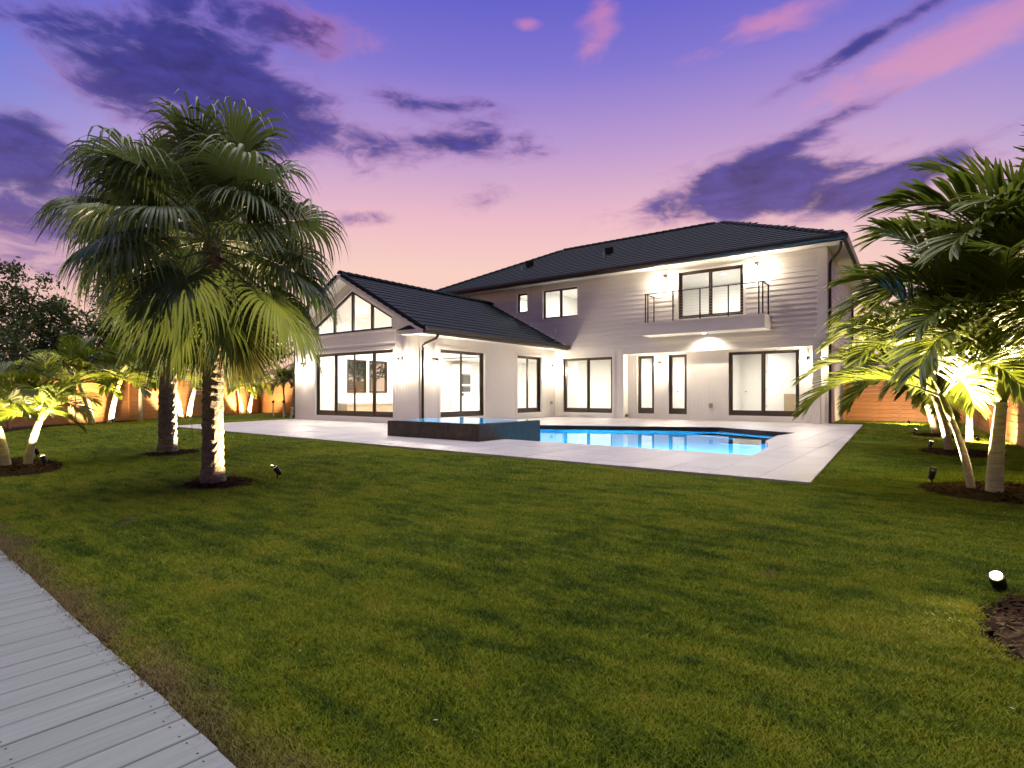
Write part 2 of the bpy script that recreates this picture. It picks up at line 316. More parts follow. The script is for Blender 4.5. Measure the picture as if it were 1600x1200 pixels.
# polygon clipping (convex)
def clip(poly, a, b):                              # keep the left of a->b
    out = []; n = len(poly); sd_ = lambda p: (b[0]-a[0])*(p[1]-a[1])-(b[1]-a[1])*(p[0]-a[0])
    for i in range(n):
        p, q = poly[i], poly[(i+1) % n]; sp, sq = sd_(p), sd_(q)
        if sp >= 0: out.append(p)
        if (sp > 0 > sq) or (sp < 0 < sq):
            t = sp/(sp-sq); out.append((p[0]+(q[0]-p[0])*t, p[1]+(q[1]-p[1])*t))
    return out
def area(p): return .5*sum(p[i][0]*p[(i+1) % len(p)][1]-p[(i+1) % len(p)][0]*p[i][1] for i in range(len(p))) if len(p) > 2 else 0
def inter(poly, conv):
    for i in range(len(conv)):
        poly = clip(poly, conv[i], conv[(i+1) % len(conv)])
        if len(poly) < 3: return []
    return poly
def subtract(poly, conv):                          # convex minus convex -> convex pieces
    out = []
    for i in range(len(conv)):
        a, b = conv[i], conv[(i+1) % len(conv)]; o_ = clip(poly, b, a)
        if area(o_) > .002: out.append(o_)
        poly = clip(poly, a, b)
        if area(poly) < .002: break
    return out
def inside(p, conv): return all((conv[(i+1) % len(conv)][0]-conv[i][0])*(p[1]-conv[i][1])-(conv[(i+1) % len(conv)][1]-conv[i][1])*(p[0]-conv[i][0]) >= 0 for i in range(len(conv)))
# ------------------------------------------------------------------ plan
YG, YM, YR = 13.45, 22.07, 22.50                    # gable wall, main wall, porch wall
XL, XS, XR = -21.44, -14.04, -2.96                  # wing left, wing right, house right
DECK = [(-20.0, 8.0), (-1.17, 7.42), (-1.95, 22.6), (-21.5, 22.6), (-21.5, 13.4)]
POOLA = [(-10.6, 10.42), (-2.48, 10.17), (-2.62, 11.9), (-3.02, 13.6), (-3.16, 15.3), (-2.98, 16.68), (-5.42, 18.07), (-10.6, 15.66)]
def pool_piece():                                   # split into convex parts
    return [[(-10.6, 10.42), (-2.48, 10.17), (-2.62, 11.9), (-10.6, 11.9)], [(-10.6, 11.9), (-2.62, 11.9), (-3.02, 13.6), (-10.6, 13.6)],
            [(-10.6, 13.6), (-3.02, 13.6), (-3.16, 15.3), (-10.6, 15.3)], [(-10.6, 15.3), (-3.16, 15.3), (-2.98, 16.68), (-5.42, 18.07), (-10.6, 15.66)]]
SPA = (-10.95, 9.42, -7.96, 11.8)
BEDS = [('fp1', -7.45, 3.58, .52, .45, 0), ('fp2', -11.6, 4.68, .66, .55, 0), ('lb', -12.6, 2.15, 2.1, 1.0, .1), ('ra', .58, 8.15, .78, .95, 0), ('rb', .38, 13.2, .70, 1.05, 0),
        ('rc', .25, 18.2, .72, 1.1, 0), ('near', .98, 3.72, .85, .82, 0)]
FA = Vector((-25.0, 6.9, 0)); FD = Vector((-.523, .852, 0)).normalized()   # left fence line
def in_bed(x, y, m=0.0):
    for _, cx, cy, rx, ry, a in BEDS:
        dx, dy = x-cx, y-cy; c_, s_ = math.cos(a), math.sin(a)
        if ((dx*c_+dy*s_)/(rx+m))**2+((-dx*s_+dy*c_)/(ry+m))**2 < 1: return True
    return False
def in_strip(x, y):
    d_ = Vector((x, y, 0))-FA; return (d_.dot(Vector((FD.y, -FD.x, 0))) < 1.15) and d_.dot(FD) < 2.4
def lawn_z(x, y):
    z = -.055-.125*sstep(6.8, 1.6, y)
    if x > -1: z -= 0.0
    return z + .012*math.sin(x*1.7+y*.9)*math.sin(y*1.3-x*.4)*sstep(-1.2, 0, 1)
# ------------------------------------------------------------------ ground
def build_ground():
    xs = [-420, -200, -110, -70, -50, -42, -38]+list(np.arange(-35, 8.01, .35))+[10, 14, 20, 40, 100, 420]
    ys = [-420, -150, -60, -25, -12, -7]+list(np.arange(-4, 30.01, .35))+[33, 38, 48, 70, 130, 420]
    nx = len(xs); v = [(x, y, lawn_z(x, y)) for y in ys for x in xs]; f = []
    inner = [(-19.5, 8.45), (-1.7, 7.9), (-2.3, 22.4), (-3.3, 31), (-21.2, 31), (-21.2, 13.6)]
    for j in range(len(ys)-1):
        for i in range(nx-1):
            cs = [(xs[i], ys[j]), (xs[i+1], ys[j]), (xs[i+1], ys[j+1]), (xs[i], ys[j+1])]
            if all(inside(c, inner) for c in cs): continue
            f.append((j*nx+i, j*nx+i+1, (j+1)*nx+i+1, (j+1)*nx+i))
    m_ = MB(); m_.v = v; m_.f = f
    tag(m_.obj('lawn', 'lawn', smooth=True, fix=False), 'mown green lawn spreading between the boardwalk and the pool deck', 'lawn', kind='structure')
build_ground()
# ------------------------------------------------------------------ pool deck with pavers
def build_deck():
    base = MB()
    pieces = [DECK]
    for pp in pool_piece():
        pieces = [q for p in pieces for q in subtract(p, pp)]
    for p in pieces: base.prism(p, -.16, -.028)
    d = tag(base.obj('pool_deck', 'grout'), 'pale lilac grey paved deck around the pool', 'deck', kind='structure')
    PX, PY, G = .62, 1.25, .006
    house = [[(XL, YG), (XS, YG), (XS, 40), (XL, 40)], [(XS-.1, YM), (-10.6, YM), (-10.6, 40), (XS-.1, 40)], [(-10.7, YR), (XR, YR), (XR, 40), (-10.7, 40)]]
    spa = [(SPA[0], SPA[1]), (SPA[2], SPA[1]), (SPA[2], SPA[3]), (SPA[0], SPA[3])]
    full = None
    for i in range(-34, 2):
        off = 0.0 if i % 2 else PY/2
        for j in range(5, 20):
            x0 = -1.77+i*PX; y0 = -2.0+j*PY+off+.59
            sq = [(x0+G/2, y0+G/2), (x0+PX-G/2, y0+G/2), (x0+PX-G/2, y0+PY-G/2), (x0+G/2, y0+PY-G/2)]
            p = inter(sq, DECK)
            if area(p) < .02: continue
            ps = [p]
            for c in pool_piece()+house+[spa]: ps = [q for p_ in ps for q in subtract(p_, c)]
            ps = [q for q in ps if area(q) > .006]
            if not ps: continue
            top = RNG.uniform(-.001, .001)
            if len(ps) == 1 and abs(area(ps[0])-area(sq)) < 1e-4:
                if full is None: full = MB().prism([(0, 0), (PX-G, 0), (PX-G, PY-G), (0, PY-G)], -.028, 0).mesh('paver', 'paver')
                link('paver', full, d, (x0+G/2, y0+G/2, top))
            else:
                m_ = MB()
                for q in ps: m_.prism(q, -.028, 0)
                o = m_.obj('paver', 'paver', d); o.location.z = top
build_deck()
# ------------------------------------------------------------------ pool
def build_pool():
    P = POOLA; n = len(P); zw = -.13
    t = thing('swimming_pool', 'glowing blue swimming pool with angled far edge beside the dark spa', 'pool', (-6.5, 13.5, -1.5))
    off = Vector((6.5, -13.5, 1.5))
    def L(p): return tuple(Vector(p)+off)
    b = MB()
    b.quad(*[L((x, y, -1.5)) for x, y in P])
    for i in range(n): a, c = P[i], P[(i+1) % n]; b.quad(L((*c, -1.5)), L((*a, -1.5)), L((*a, -.24)), L((*c, -.24)))
    b.obj('basin', 'plaster', t, fix=False)
    tl = MB()
    for i in range(n): a, c = P[i], P[(i+1) % n]; tl.quad(L((*c, -.24)), L((*a, -.24)), L((*a, -.004)), L((*c, -.004)))
    tl.obj('tile_band', 'stone', t, fix=False)
    st = MB(); st.prism([L((x, y, 0))[:2] for x, y in ((-5.3, 17.2), (-3.25, 16.1), (-3.3, 13.9), (-4.1, 13.9), (-4.2, 15.6), (-5.9, 16.7))], .9, 1.2); st.obj('step', 'plaster', t)
    w = MB(); w.quad(*[L((x, y, zw)) for x, y in P]); w.obj('water', 'water', t, fix=False)
    for x in (-3.4, -5.0):                     # wall lamps below the near edge
        MB().tube([L((x, 10.33, -.62)), L((x, 10.37, -.62))], .09, 14).obj('lamp_ring', 'steel', t)
        light('pool_light', 'SPOT', L((x, 10.42, -.62)), 1700, (.28, .78, 1), t, aim=(0, 1, -.12), spot_size=R(160), spot_blend=.5, shadow_soft_size=.06)
    light('pool_light', 'SPOT', L((-10.5, 13.6, -.62)), 800, (.28, .78, 1), t, aim=(1, 0, -.12), spot_size=R(160), spot_blend=.5, shadow_soft_size=.06)
build_pool()
def build_spa():
    x0, y0, x1, y1 = SPA; z1 = .39; w = .16
    t = thing('raised_spa', 'raised square spa clad in dark brown stone, brimming with blue water', 'spa', (x0, y0, -.3))
    W_, D_ = x1-x0, y1-y0; b = .3
    def panels(name, n, fn):
        for i in range(n): fn(i).obj(name, 'stone', t)
    nf = 5
    for i in range(nf):
        a, c = W_*i/nf, W_*(i+1)/nf; MB().box(a+(.001 if i else 0), 0, .0, c-.001, w, b+z1-.012).obj('front_panel', 'stone', t)
    for i in range(4):
        a, c = w+.002+(D_-w)*i/4, w+.002+(D_-w)*(i+1)/4-.001; MB().box(W_-w, a, -.2, W_, min(c, D_), b+z1-.012).obj('side_panel', 'stone', t)
    MB().box(0, w+.002, 0, w, D_, b+z1-.012).obj('left_wall', 'stone', t)
    MB().box(w+.002, D_-w, -.2, W_-w-.002, D_, b+z1-.012).obj('back_wall', 'stone', t)
    MB().box(w+.003, w+.003, .29, W_-w-.003, D_-w-.003, .312).obj('floor', 'plaster', t)
    wl = MB().quad((.004, .004, b+z1), (W_-.004, .004, b+z1), (W_-.004, D_-.004, b+z1), (.004, D_-.004, b+z1)); wl.obj('water', 'water', t, fix=False)
    inn = MB()
    q = [(w+.002, w+.002), (W_-w-.002, w+.002), (W_-w-.002, D_-w-.002), (w+.002, D_-w-.002)]
    for i in range(4): a, c = q[i], q[(i+1) % 4]; inn.quad((*c, .314), (*a, .314), (*a, b+z1-.03), (*c, b+z1-.03))
    inn.obj('lining', 'plaster', t, fix=False)
    light('spa_light', 'SPOT', (W_/2, w+.06, .5), 420, (.28, .78, 1), t, aim=(0, 1, -.1), spot_size=R(160), spot_blend=.5, shadow_soft_size=.05)
build_spa()
# ------------------------------------------------------------------ boardwalk
def build_boardwalk():
    root = link('boardwalk', MB().box(-7.9, -2.4, -.09, 2.2, -.05, -.045).mesh('boardwalk', 'black'), None, (-1.81, .92, -.155))
    root.rotation_euler[2] = BW_A
    tag(root, 'grey composite boardwalk along the near edge of the lawn', 'boardwalk', kind='structure')
    pw, gap = .139, .007
    me = MB().box(0, -2.6, -.045, pw, 0, 0); ms = me.mesh('plank', 'plank'); bm = bmesh.new(); bm.from_mesh(ms)
    bmesh.ops.bevel(bm, geom=[e for e in bm.edges if abs(e.verts[0].co.x-e.verts[1].co.x) < 1e-6 and e.verts[0].co.z > -.01 and e.verts[1].co.z > -.01], offset=.004, segments=1, affect='EDGES')
    for yy in (-.055, -.46, -.86, -1.26):            # screw heads
        for xx in (.026, pw-.026):
            vs = [bm.verts.new((xx+.0042*math.cos(a), yy+.0042*math.sin(a), .0006)) for a in [math.pi*q/4 for q in range(8)]]
            bm.faces.new(vs).material_index = 1
    bm.to_mesh(ms); bm.free(); ms.materials.append(MT['black'])
    for i in range(-54, 15): link('plank', ms, root, (i*(pw+gap)+.03, random.uniform(-.004, .004), random.uniform(-.001, .001)))
build_boardwalk()
# ------------------------------------------------------------------ house
H = thing('house', 'white two storey house with dark tiled roofs and bronze framed glass doors', 'house', (0, 0, 0))
def wallpanel(name, axis, plane, thick, u0, u1, z0, z1, holes, m_='wall', parent=H):
    """flat wall with rectangular openings; plane = outer face coordinate, thick = signed inward thickness"""
    us = sorted({u0, u1, *[h[0] for h in holes], *[h[1] for h in holes]}); zs = sorted({z0, z1, *[h[2] for h in holes], *[h[3] for h in holes]})
    us = [u for u in us if u0 <= u <= u1]; zs = [z for z in zs if z0 <= z <= z1]
    solid = [[not any(h[0] < (us[i]+us[i+1])/2 < h[1] and h[2] < (zs[j]+zs[j+1])/2 < h[3] for h in holes) for j in range(len(zs)-1)] for i in range(len(us)-1)]
    P = lambda u, d, z: (u, plane+d, z) if axis == 'x' else (plane+d, u, z)
    b = MB(); ni, nj = len(us)-1, len(zs)-1
    for i in range(ni):
        for j in range(nj):
            if not solid[i][j]: continue
            a, c, e, g = us[i], us[i+1], zs[j], zs[j+1]
            b.quad(P(a, 0, e), P(c, 0, e), P(c, 0, g), P(a, 0, g)); b.quad(P(a, thick, e), P(a, thick, g), P(c, thick, g), P(c, thick, e))
            if i == 0 or not solid[i-1][j]: b.quad(P(a, 0, e), P(a, 0, g), P(a, thick, g), P(a, thick, e))
            if i == ni-1 or not solid[i+1][j]: b.quad(P(c, 0, e), P(c, thick, e), P(c, thick, g), P(c, 0, g))
            if j == 0 or not solid[i][j-1]: b.quad(P(a, 0, e), P(a, thick, e), P(c, thick, e), P(c, 0, e))
            if j == nj-1 or not solid[i][j+1]: b.quad(P(a, 0, g), P(c, 0, g), P(c, thick, g), P(a, thick, g))
    return b.obj(name, m_, parent)
def glazed(name, axis, plane, u0, u1, z0, z1, n, out, side=.11, mid=.13, top=.11, bot=.20, handle=None, outer=.035, parent=H):
    """framed door or window: n leaves between u0..u1; out = +1/-1 direction of the outside along the normal"""
    P = lambda u, d, z: (u, plane+d*out, z) if axis == 'x' else (plane+d*out, u, z)
    def bx(m_, a, c, e, g, d0, d1):
        p, q = P(a, d0, e), P(c, d1, g); m_.box(*[min(p[i], q[i]) for i in range(3)], *[max(p[i], q[i]) for i in range(3)])
    o = MB(); e = link(name, None, parent, P((u0+u1)/2, 0, z0)); org = Vector(e.location)
    def fin(m_, nm, mt): m_.v = [tuple(Vector(v)-org) for v in m_.v]; return m_.obj(nm, mt, e)
    f = MB(); bx(f, u0, u0+outer, z0, z1, -.12, .02); bx(f, u1-outer, u1, z0, z1, -.12, .02); bx(f, u0+outer, u1-outer, z1-outer, z1, -.12, .02); bx(f, u0+outer, u1-outer, z0, z0+outer, -.12, .02); fin(f, 'frame', 'bronze')
    a0, a1, b0, b1 = u0+outer, u1-outer, z0+outer, z1-outer; wl = (a1-a0)/n
    for i in range(n):
        a, c = a0+i*wl+.001, a0+(i+1)*wl-.001; d0 = -.05 if i % 2 == 0 else -.085; d1 = d0+.04
        sl = side-outer if i == 0 else mid/2; sr = side-outer if i == n-1 else mid/2
        s_ = MB(); bx(s_, a, a+sl, b0, b1, d0, d1); bx(s_, c-sr, c, b0, b1, d0, d1); bx(s_, a+sl, c-sr, b1-(top-outer), b1, d0, d1); bx(s_, a+sl, c-sr, b0, b0+bot-outer, d0, d1); fin(s_, 'leaf_frame', 'bronze')
        g = MB(); bx(g, a+sl-.004, c-sr+.004, b0+bot-outer-.004, b1-(top-outer)+.004, d0+.016, d0+.022); fin(g, 'pane', 'glass')
    if handle is not None:
        hm = MB(); bx(hm, handle-.014, handle+.014, z0+.88, z0+1.16, -.008, .004); bx(hm, handle-.009, handle+.009, z0+.93, z0+1.11, .005, .04); fin(hm, 'handle', 'black')
    return e
def casing(axis, plane, u0, u1, z0, z1, out, w=.10, bottom=True, proud=.018):
    P = lambda u, d, z: (u, plane+d*out, z) if axis == 'x' else (plane+d*out, u, z)
    m_ = MB()
    def bx(a, c, e, g):
        p, q = P(a, .0, e), P(c, proud, g); m_.box(*[min(p[i], q[i]) for i in range(3)], *[max(p[i], q[i]) for i in range(3)])
    bx(u0-w, u0-.002, z0-(w if bottom else 0), z1+w); bx(u1+.002, u1+w, z0-(w if bottom else 0), z1+w); bx(u0-.002, u1+.002, z1+.002, z1+w)
    if bottom: bx(u0-.002, u1+.002, z0-w, z0-.002)
    m_.obj('casing', 'paint', H)
def build_house():
    TH_ = .16
    XC = -17.67
    # ---- wing gable wall, lower and upper
    gd = (-20.0, -15.33, .2, 2.64)
    wallpanel('gable_wall', 'x', YG, TH_, XL, XS, 0, 3.38, [gd])
    zE, zP = 3.50, 5.38; xm = (XL+XS)/2
    w0, w1, wt, wp = XC-2.3, XC+2.3, 3.78, 4.96
    up = MB()
    def pz(x): return zE+(zP-zE)*(1-abs(x-xm)/(xm-XL))
    F = [[(XL, 3.38), (w0, 3.38), (w0, wt), (w0, pz(w0)), (XL, zE)], [(w0, wt), (XC, wp), (XC, pz(XC)), (w0, pz(w0))], [(XC, wp), (w1, wt), (w1, pz(w1)), (xm+.35, pz(xm+.35)), (xm, zP) if False else (XC, pz(XC))], [(w1, 3.38), (XS, 3.38), (XS, zE), (w1, pz(w1)), (w1, wt)]]
    for p in F: up.hull([(x, YG, z) for x, z in p], [(x, YG+TH_, z) for x, z in p])
    up.obj('gable_wall', 'wall', H)
    glazed('sliding_door', 'x', YG+.09, gd[0], gd[1], gd[2], gd[3], 4, -1, side=.12, mid=.12, handle=-17.56)
    casing('x', YG, gd[0], gd[1], gd[2], gd[3], -1, .12, bottom=False)
    # header bands
    MB().box(w0-.14, YG-.022, 2.90, w1+.14, YG-.0, 3.30).obj('header_panel', 'paint', H)
    MB().box(w0-.18, YG-.045, 3.302, w1+.18, YG-.0, 3.37).obj('header_sill', 'paint', H)
    # gable window: four panes under the slopes
    gw = link('gable_window', None, H, (XC, YG+.06, 3.38)); FW = .085
    ms = [-2.3, -1.13, 0, 1.13, 2.3]; topz = lambda x: (wp-(wp-wt)*abs(x)/2.3)-3.38
    for i, x in enumerate(ms):
        fr = MB(); hw = .05 if 0 < i < 4 else .085
        a, c = (x-hw, x+hw) if 0 < i < 4 else ((x, x+hw) if i == 0 else (x-hw, x))
        if i == 2: fr.hull([(a, -.03, 0), (c, -.03, 0), (c, -.03, topz(c)), (0, -.03, topz(0)), (a, -.03, topz(a))], [(a, .05, 0), (c, .05, 0), (c, .05, topz(c)), (0, .05, topz(0)), (a, .05, topz(a))])
        else: fr.hull([(a, -.03, 0), (c, -.03, 0), (c, -.03, topz(c)), (a, -.03, topz(a))], [(a, .05, 0), (c, .05, 0), (c, .05, topz(c)), (a, .05, topz(a))])
        fr.obj('mullion', 'bronze', gw)
    rl = MB()
    for s_ in (-1, 1):
        p = [(s_*.05, topz(.05)), (s_*2.3, topz(2.3)), (s_*2.3, topz(2.3)-FW), (s_*.05, topz(.05)-FW)]
        rl.hull([(x, -.028, z) for x, z in p], [(x, .048, z) for x, z in p])
    rl.box(-2.3, -.028, .0, 2.3, .048, .07); rl.obj('rail', 'bronze', gw)
    for i in range(4):
        a, c = ms[i]+.04, ms[i+1]-.04; p = [(a, .05), (c, .05), (c, topz(c)-.05), (a, topz(a)-.05)]
        MB().hull([(x, .005, z) for x, z in p], [(x, .011, z) for x, z in p]).obj('pane', 'glass', gw)
    tr = MB()
    for s_ in (-1, 1):
        p = [(XC, wp+.002), (XC+s_*2.32, wt+.002-.01), (XC+s_*2.32, wt+.13), (XC, wp+.14)]
        tr.hull([(x, YG-.025, z) for x, z in p], [(x, YG, z) for x, z in p])
        a, c = sorted((XC+s_*2.302, XC+s_*2.42)); tr.box(a, YG-.024, 3.374, c, YG, wt+.12)
    tr.obj('window_trim', 'paint', H)
    # ---- wing side wall
    sd = (14.49, 16.97, .2, 2.64); sw = (19.11, 20.94, .24, 2.68)
    wallpanel('side_wall', 'y', XS, -TH_, YG+TH_, YM, 0, 3.45, [sd, sw])
    glazed('sliding_door', 'y', XS-.09, *sd, 2, 1, side=.12, mid=.12, handle=16.86)
    glazed('sliding_door', 'y', XS-.09, *sw, 2, 1, side=.14, mid=.16, handle=None)
    casing('y', XS, *sd, 1, .11, bottom=False); casing('y', XS, *sw, 1, .11)
    # wing left wall with two double hung windows
    lw = [(15.95, 17.0, 1.1, 2.62), (17.2, 18.25, 1.1, 2.62)]
    wallpanel('left_wall', 'y', XL, TH_, YG+TH_, 32.2, 0, 3.45, lw)
    for h in lw:
        e = glazed('double_hung_window', 'y', XL+.09, *h, 1, -1, side=.08, mid=.08, top=.08, bot=.08)
        m_ = MB().box(-.05, -.48, (h[3]-h[2])/2-.03, .02, .48, (h[3]-h[2])/2+.03); m_.obj('meeting_rail', 'bronze', e)
    # ---- main house lower walls
    ld = (-13.6, -11.13, .22, 2.66)
    wallpanel('main_wall', 'x', YM, TH_, XS, -10.6, 0, 2.98, [ld])
    glazed('sliding_door', 'x', YM+.09, *ld, 2, -1, side=.13, mid=.12, handle=-13.5); casing('x', YM, *ld, -1, .13)
    da, db, dc = (-10.16, -9.41, .22, 2.66), (-8.79, -8.02, .22, 2.66), (-6.39, -3.90, .22, 2.66)
    wallpanel('porch_wall', 'x', YR, TH_, -10.599, XR, 0, 2.728, [da, db, dc])
    MB().box(-10.6, YM+.0, .0, -10.6+TH_, YR+TH_, 2.728).obj('porch_jamb', 'wall', H) if False else None
    wallpanel('porch_jamb', 'y', -10.6, -TH_, YM+TH_, YR+TH_, 0, 2.728, [])
    glazed('narrow_window', 'x', YR+.09, *da, 1, -1, side=.13, bot=.24)
    glazed('narrow_door', 'x', YR+.09, *db, 1, -1, side=.13, bot=.24, handle=-8.72)
    glazed('sliding_door', 'x', YR+.09, *dc, 2, -1, side=.14, mid=.13, handle=None)
    MB().box(-3.41, YM, 0, -3.17, YM+.24, 2.728).obj('porch_post', 'paint', H)
    MB().box(-10.6, YM, 2.73, XR, YR+TH_+.2, 2.98).obj('porch_beam', 'paint', H)
    # right side wall (slightly skewed, as measured) and rear
    sw_ = MB(); pl = [(XR, YR+.165), (XR-.28, 32.2), (XR-.44, 32.2), (XR-.16, YR+.165)]
    sw_.prism(pl, 0, 2.728); pl2 = [(XR, YM+.02), (XR-.29, 32.2), (XR-.45, 32.2), (XR-.16, YM+.02)]; sw_.prism(pl2, 2.982, 6.14); sw_.obj('right_wall', 'siding', H)
    MB().box(XL+TH_, 32.04, 0, XR-.46, 32.2, 6.14).obj('rear_wall', 'wall', H)
    # ---- upper main wall with lap siding
    ub = (-8.21, -5.72, 4.04, 5.91); u1 = (-16.21, -15.61, 4.96, 5.89); u2 = (-14.71, -12.86, 4.56, 5.89)
    wallpanel('upper_wall', 'x', YM+.02, TH_, -21.6, XR, 2.982, 6.14, [ub, u1, u2])
    glazed('balcony_door', 'x', YM+.08, *ub, 2, -1, side=.14, mid=.12, top=.12, bot=.13)
    glazed('upper_window', 'x', YM+.08, *u1, 1, -1, side=.07, top=.07, bot=.07); glazed('upper_window', 'x', YM+.08, *u2, 2, -1, side=.07, mid=.11, top=.07, bot=.07)
    for h in (ub, u1, u2): casing('x', YM+.02, *h, -1, .09, bottom=(h is not ub), proud=.035)
    MB().box(-3.25, YM-.03, 2.984, XR+.012, YM+.018, 6.12).obj('corner_board', 'paint', H)
    MB().box(XS+.001, YM-.012, 2.984, -3.26, YM+.018, 3.12).obj('belt_board', 'paint', H)
    ex, n = .188, 16
    for r in range(n):
        z0 = 3.122+r*ex; z1 = min(z0+ex+.012, 6.12)
        segs = [(-21.6, -3.255)]
        for h in (ub, u1, u2):
            if z1 > h[2]-.09 and z0 < h[3]+.09:
                segs = [s for a, c in segs for s in ((a, min(c, h[0]-.093)), (max(a, h[1]+.093), c)) if s[1]-s[0] > .03]
        for a, c in segs:
            p = [(YM+.018, z0), (YM+.018, z1), (YM+.010, z1), (YM-.013, z0)]
            MB().hull([(a, y, z) for y, z in p], [(c, y, z) for y, z in p]).obj('siding_board', 'siding', H)
    # side siding boards
    for r in range(16):
        z0 = 3.122+r*ex; z1 = min(z0+ex+.012, 6.12); a, c = Vector((XR+.002, YM+.06, 0)), Vector((XR-.288, 32.2, 0))
        p = [(0, z0), (0, z1), (.008, z1), (.03, z0)]
        MB().hull([(a.x+d, a.y, z) for d, z in p], [(c.x+d, c.y, z) for d, z in p]).obj('siding_board', 'siding', H)
    # ---- interior
    I = lambda nm, *b: MB().box(*b).obj(nm, 'inside', H)
    fl = MB(); fl.box(XL+TH_, YG+TH_, .05, XS-TH_, YM, .19); fl.box(XL+TH_, YM+.001, .05, XS-TH_, 27, .19); fl.box(XS-TH_+.001, YM+TH_, .05, -10.6, 27, .19); fl.box(-10.599, YR+TH_, .05, XR-.4, 27, .19); fl.obj('interior_floor', 'ifloor', H)
    I('interior_wall', XL+TH_, 27, .05, XR-.45, 27.1, 2.86); I('ceiling', XL+TH_, YM+.2, 2.86, XR-.3, 27.1, 2.95)
    I('interior_wall', XS-TH_, YM+TH_+.001, .19, XS-.01, 24.2, 2.858); I('interior_wall', -10.7, YR+TH_+.002, .19, -10.59, 27, 2.858); I('interior_wall', -7.25, YR+TH_+.002, .19, -7.14, 27, 2.858)
    I('interior_wall', -10.58, 25.6, .19, -7.26, 25.7, 2.858); I('interior_wall', -5.55, 25.2, .19, -3.3, 25.3, 2.858)
    I('interior_floor_upper', XL+TH_, YM+.2, 3.70, XR-.3, 27, 3.94); I('ceiling', XL+TH_, YM+.2, 6.03, XR-.3, 27.1, 6.08); I('interior_wall', XL+TH_, 26.2, 3.94, XR-.35, 26.3, 6.028)
    for x in (-11.2, -15.2, -17.4): I('interior_wall', x, YM+.2, 3.94, x+.1, 26.2, 6.028)
    # ---- downlights and room light
    def room(x, y, z, e, sz=.5):
        MB().tube([(x, y, z-.012), (x, y, z)], .075, 14).obj('downlight', 'downlight', H)
        light('room_light', 'AREA', (x, y, z-.03), e*1.45, (1, .95, .88), H, shape='DISK', size=sz)
    for y in (15.2, 17.6, 20.2): room(-19.2, y, 4.15, 70); room(-16.2, y, 4.15, 70)
    for x in (-19.5, -16): room(x, 24.4, 2.858, 44)
    room(-12.4, 24.6, 2.858, 58); room(-9, 24.2, 2.858, 48); room(-5.9, 23.9, 2.858, 50); room(-4.2, 26.2, 2.858, 26)
    room(-7, 24, 6.028, 62); room(-13.2, 24, 6.028, 52); room(-16.3, 24, 6.028, 28)
    # interior doors seen through the glass
    def slab(x0, x1, y, z1=2.25):
        d = MB().box(x0, y-.04, .19, x1, y, z1).obj('interior_door', 'inside', H)
        for z in (.45, 1.2, 2.0): MB().box(x1-.02, y-.055, z, x1+.015, y-.041, z+.09).obj('hinge', 'steel', d)
        MB().tube([(x0+.08, y-.042, 1.15), (x0+.08, y-.1, 1.15)], .025, 10).obj('knob', 'black', d)
    slab(-6.95, -6.0, 26.99); slab(-12.9, -11.9, 26.99); slab(-9.6, -8.7, 25.59)
    MB().box(-11.35, 26.9, .19, -10.72, 26.99, 2.2).obj('dark_doorway', 'oven', H)
    MB().box(-4.9, 25.0, .19, -3.6, 25.19, 1.05).obj('vanity', 'oak', H)
    # ---- wing roof
    ridge, eR, eL, yf = 5.58, -13.33, -22.15, 12.97; sl = .526; xr = -17.74
    rf = link('roof', None, H, (xr, yf, 3.2)); O = Vector((xr, yf, 3.2))
    def rel(pts): return [tuple(Vector(p)-O) for p in pts]
    zt = lambda x: ridge-abs(x-xr)*sl
    dk = MB()
    for xe in (eR, eL):
        prof = [(xr, zt(xr)-.05), (xe, zt(xe)-.05), (xe, zt(xe)-.17), (xr, zt(xr)-.17)]
        dk.hull(rel([(x, yf, z) for x, z in prof]), rel([(x, YM+.015, z) for x, z in prof]))
    dk.obj('roof_deck', 'paint', rf)
    for xe in (eR, eL):                            # rake boards
        prof = [(xr, zt(xr)-.05), (xe, zt(xe)-.05), (xe, zt(xe)-.24), (xr, zt(xr)-.24)]
        MB().hull(rel([(x, yf-.03, z) for x, z in prof]), rel([(x, yf-.002, z) for x, z in prof])).obj('rake_board', 'paint', rf)
    MB().box(*rel([(XS+.004, yf+.01, 3.04)])[0], *rel([(eR-.02, YM-.02, 3.07)])[0]).obj('soffit', 'paint', rf)
    MB().box(*rel([(eR-.02, yf, 3.03)])[0], *rel([(eR, YM-.02, 3.22)])[0]).obj('fascia', 'gutter', rf)
    g = MB(); prof = [(eR+.004, 3.06), (eR+.10, 3.06), (eR+.13, 3.12), (eR+.13, 3.22), (eR+.115, 3.22), (eR+.10, 3.12), (eR+.004, 3.085)]
    g.hull(rel([(x, yf-.02, z) for x, z in prof]), rel([(x, YM-.02, z) for x, z in prof])); g.obj('gutter', 'gutter', rf)
    # small eave return at the gable corner
    er = MB(); a = [(XS-.55, 3.06), (eR-.02, 3.06), (eR-.02, 3.20), (XS-.55, 3.20)]
    er.hull(rel([(x, yf+.04, z) for x, z in a]), rel([(x, YG-.002, z) for x, z in a])); er.obj('eave_return', 'paint', rf)
    er = MB(); a = [(XS-.60, yf+.0, 3.205), (eR+.0, yf+.0, 3.205), (eR, YG-.003, 3.205), (XS-.60, YG-.003, 3.205)]; c = [(XS-.45, YG-.1, 3.40), (XS+.3, YG-.1, 3.40), (XS+.3, YG-.004, 3.40), (XS-.45, YG-.004, 3.40)]
    er.hull(rel(a), rel(c)); er.obj('return_cap', 'tile', rf)
    # tiles
    al = math.atan(sl); EXP, TW = .34, .33
    tile = MB(); n4 = [(-.165, 0), (-.06, .003), (.06, .003), (.165, 0)]
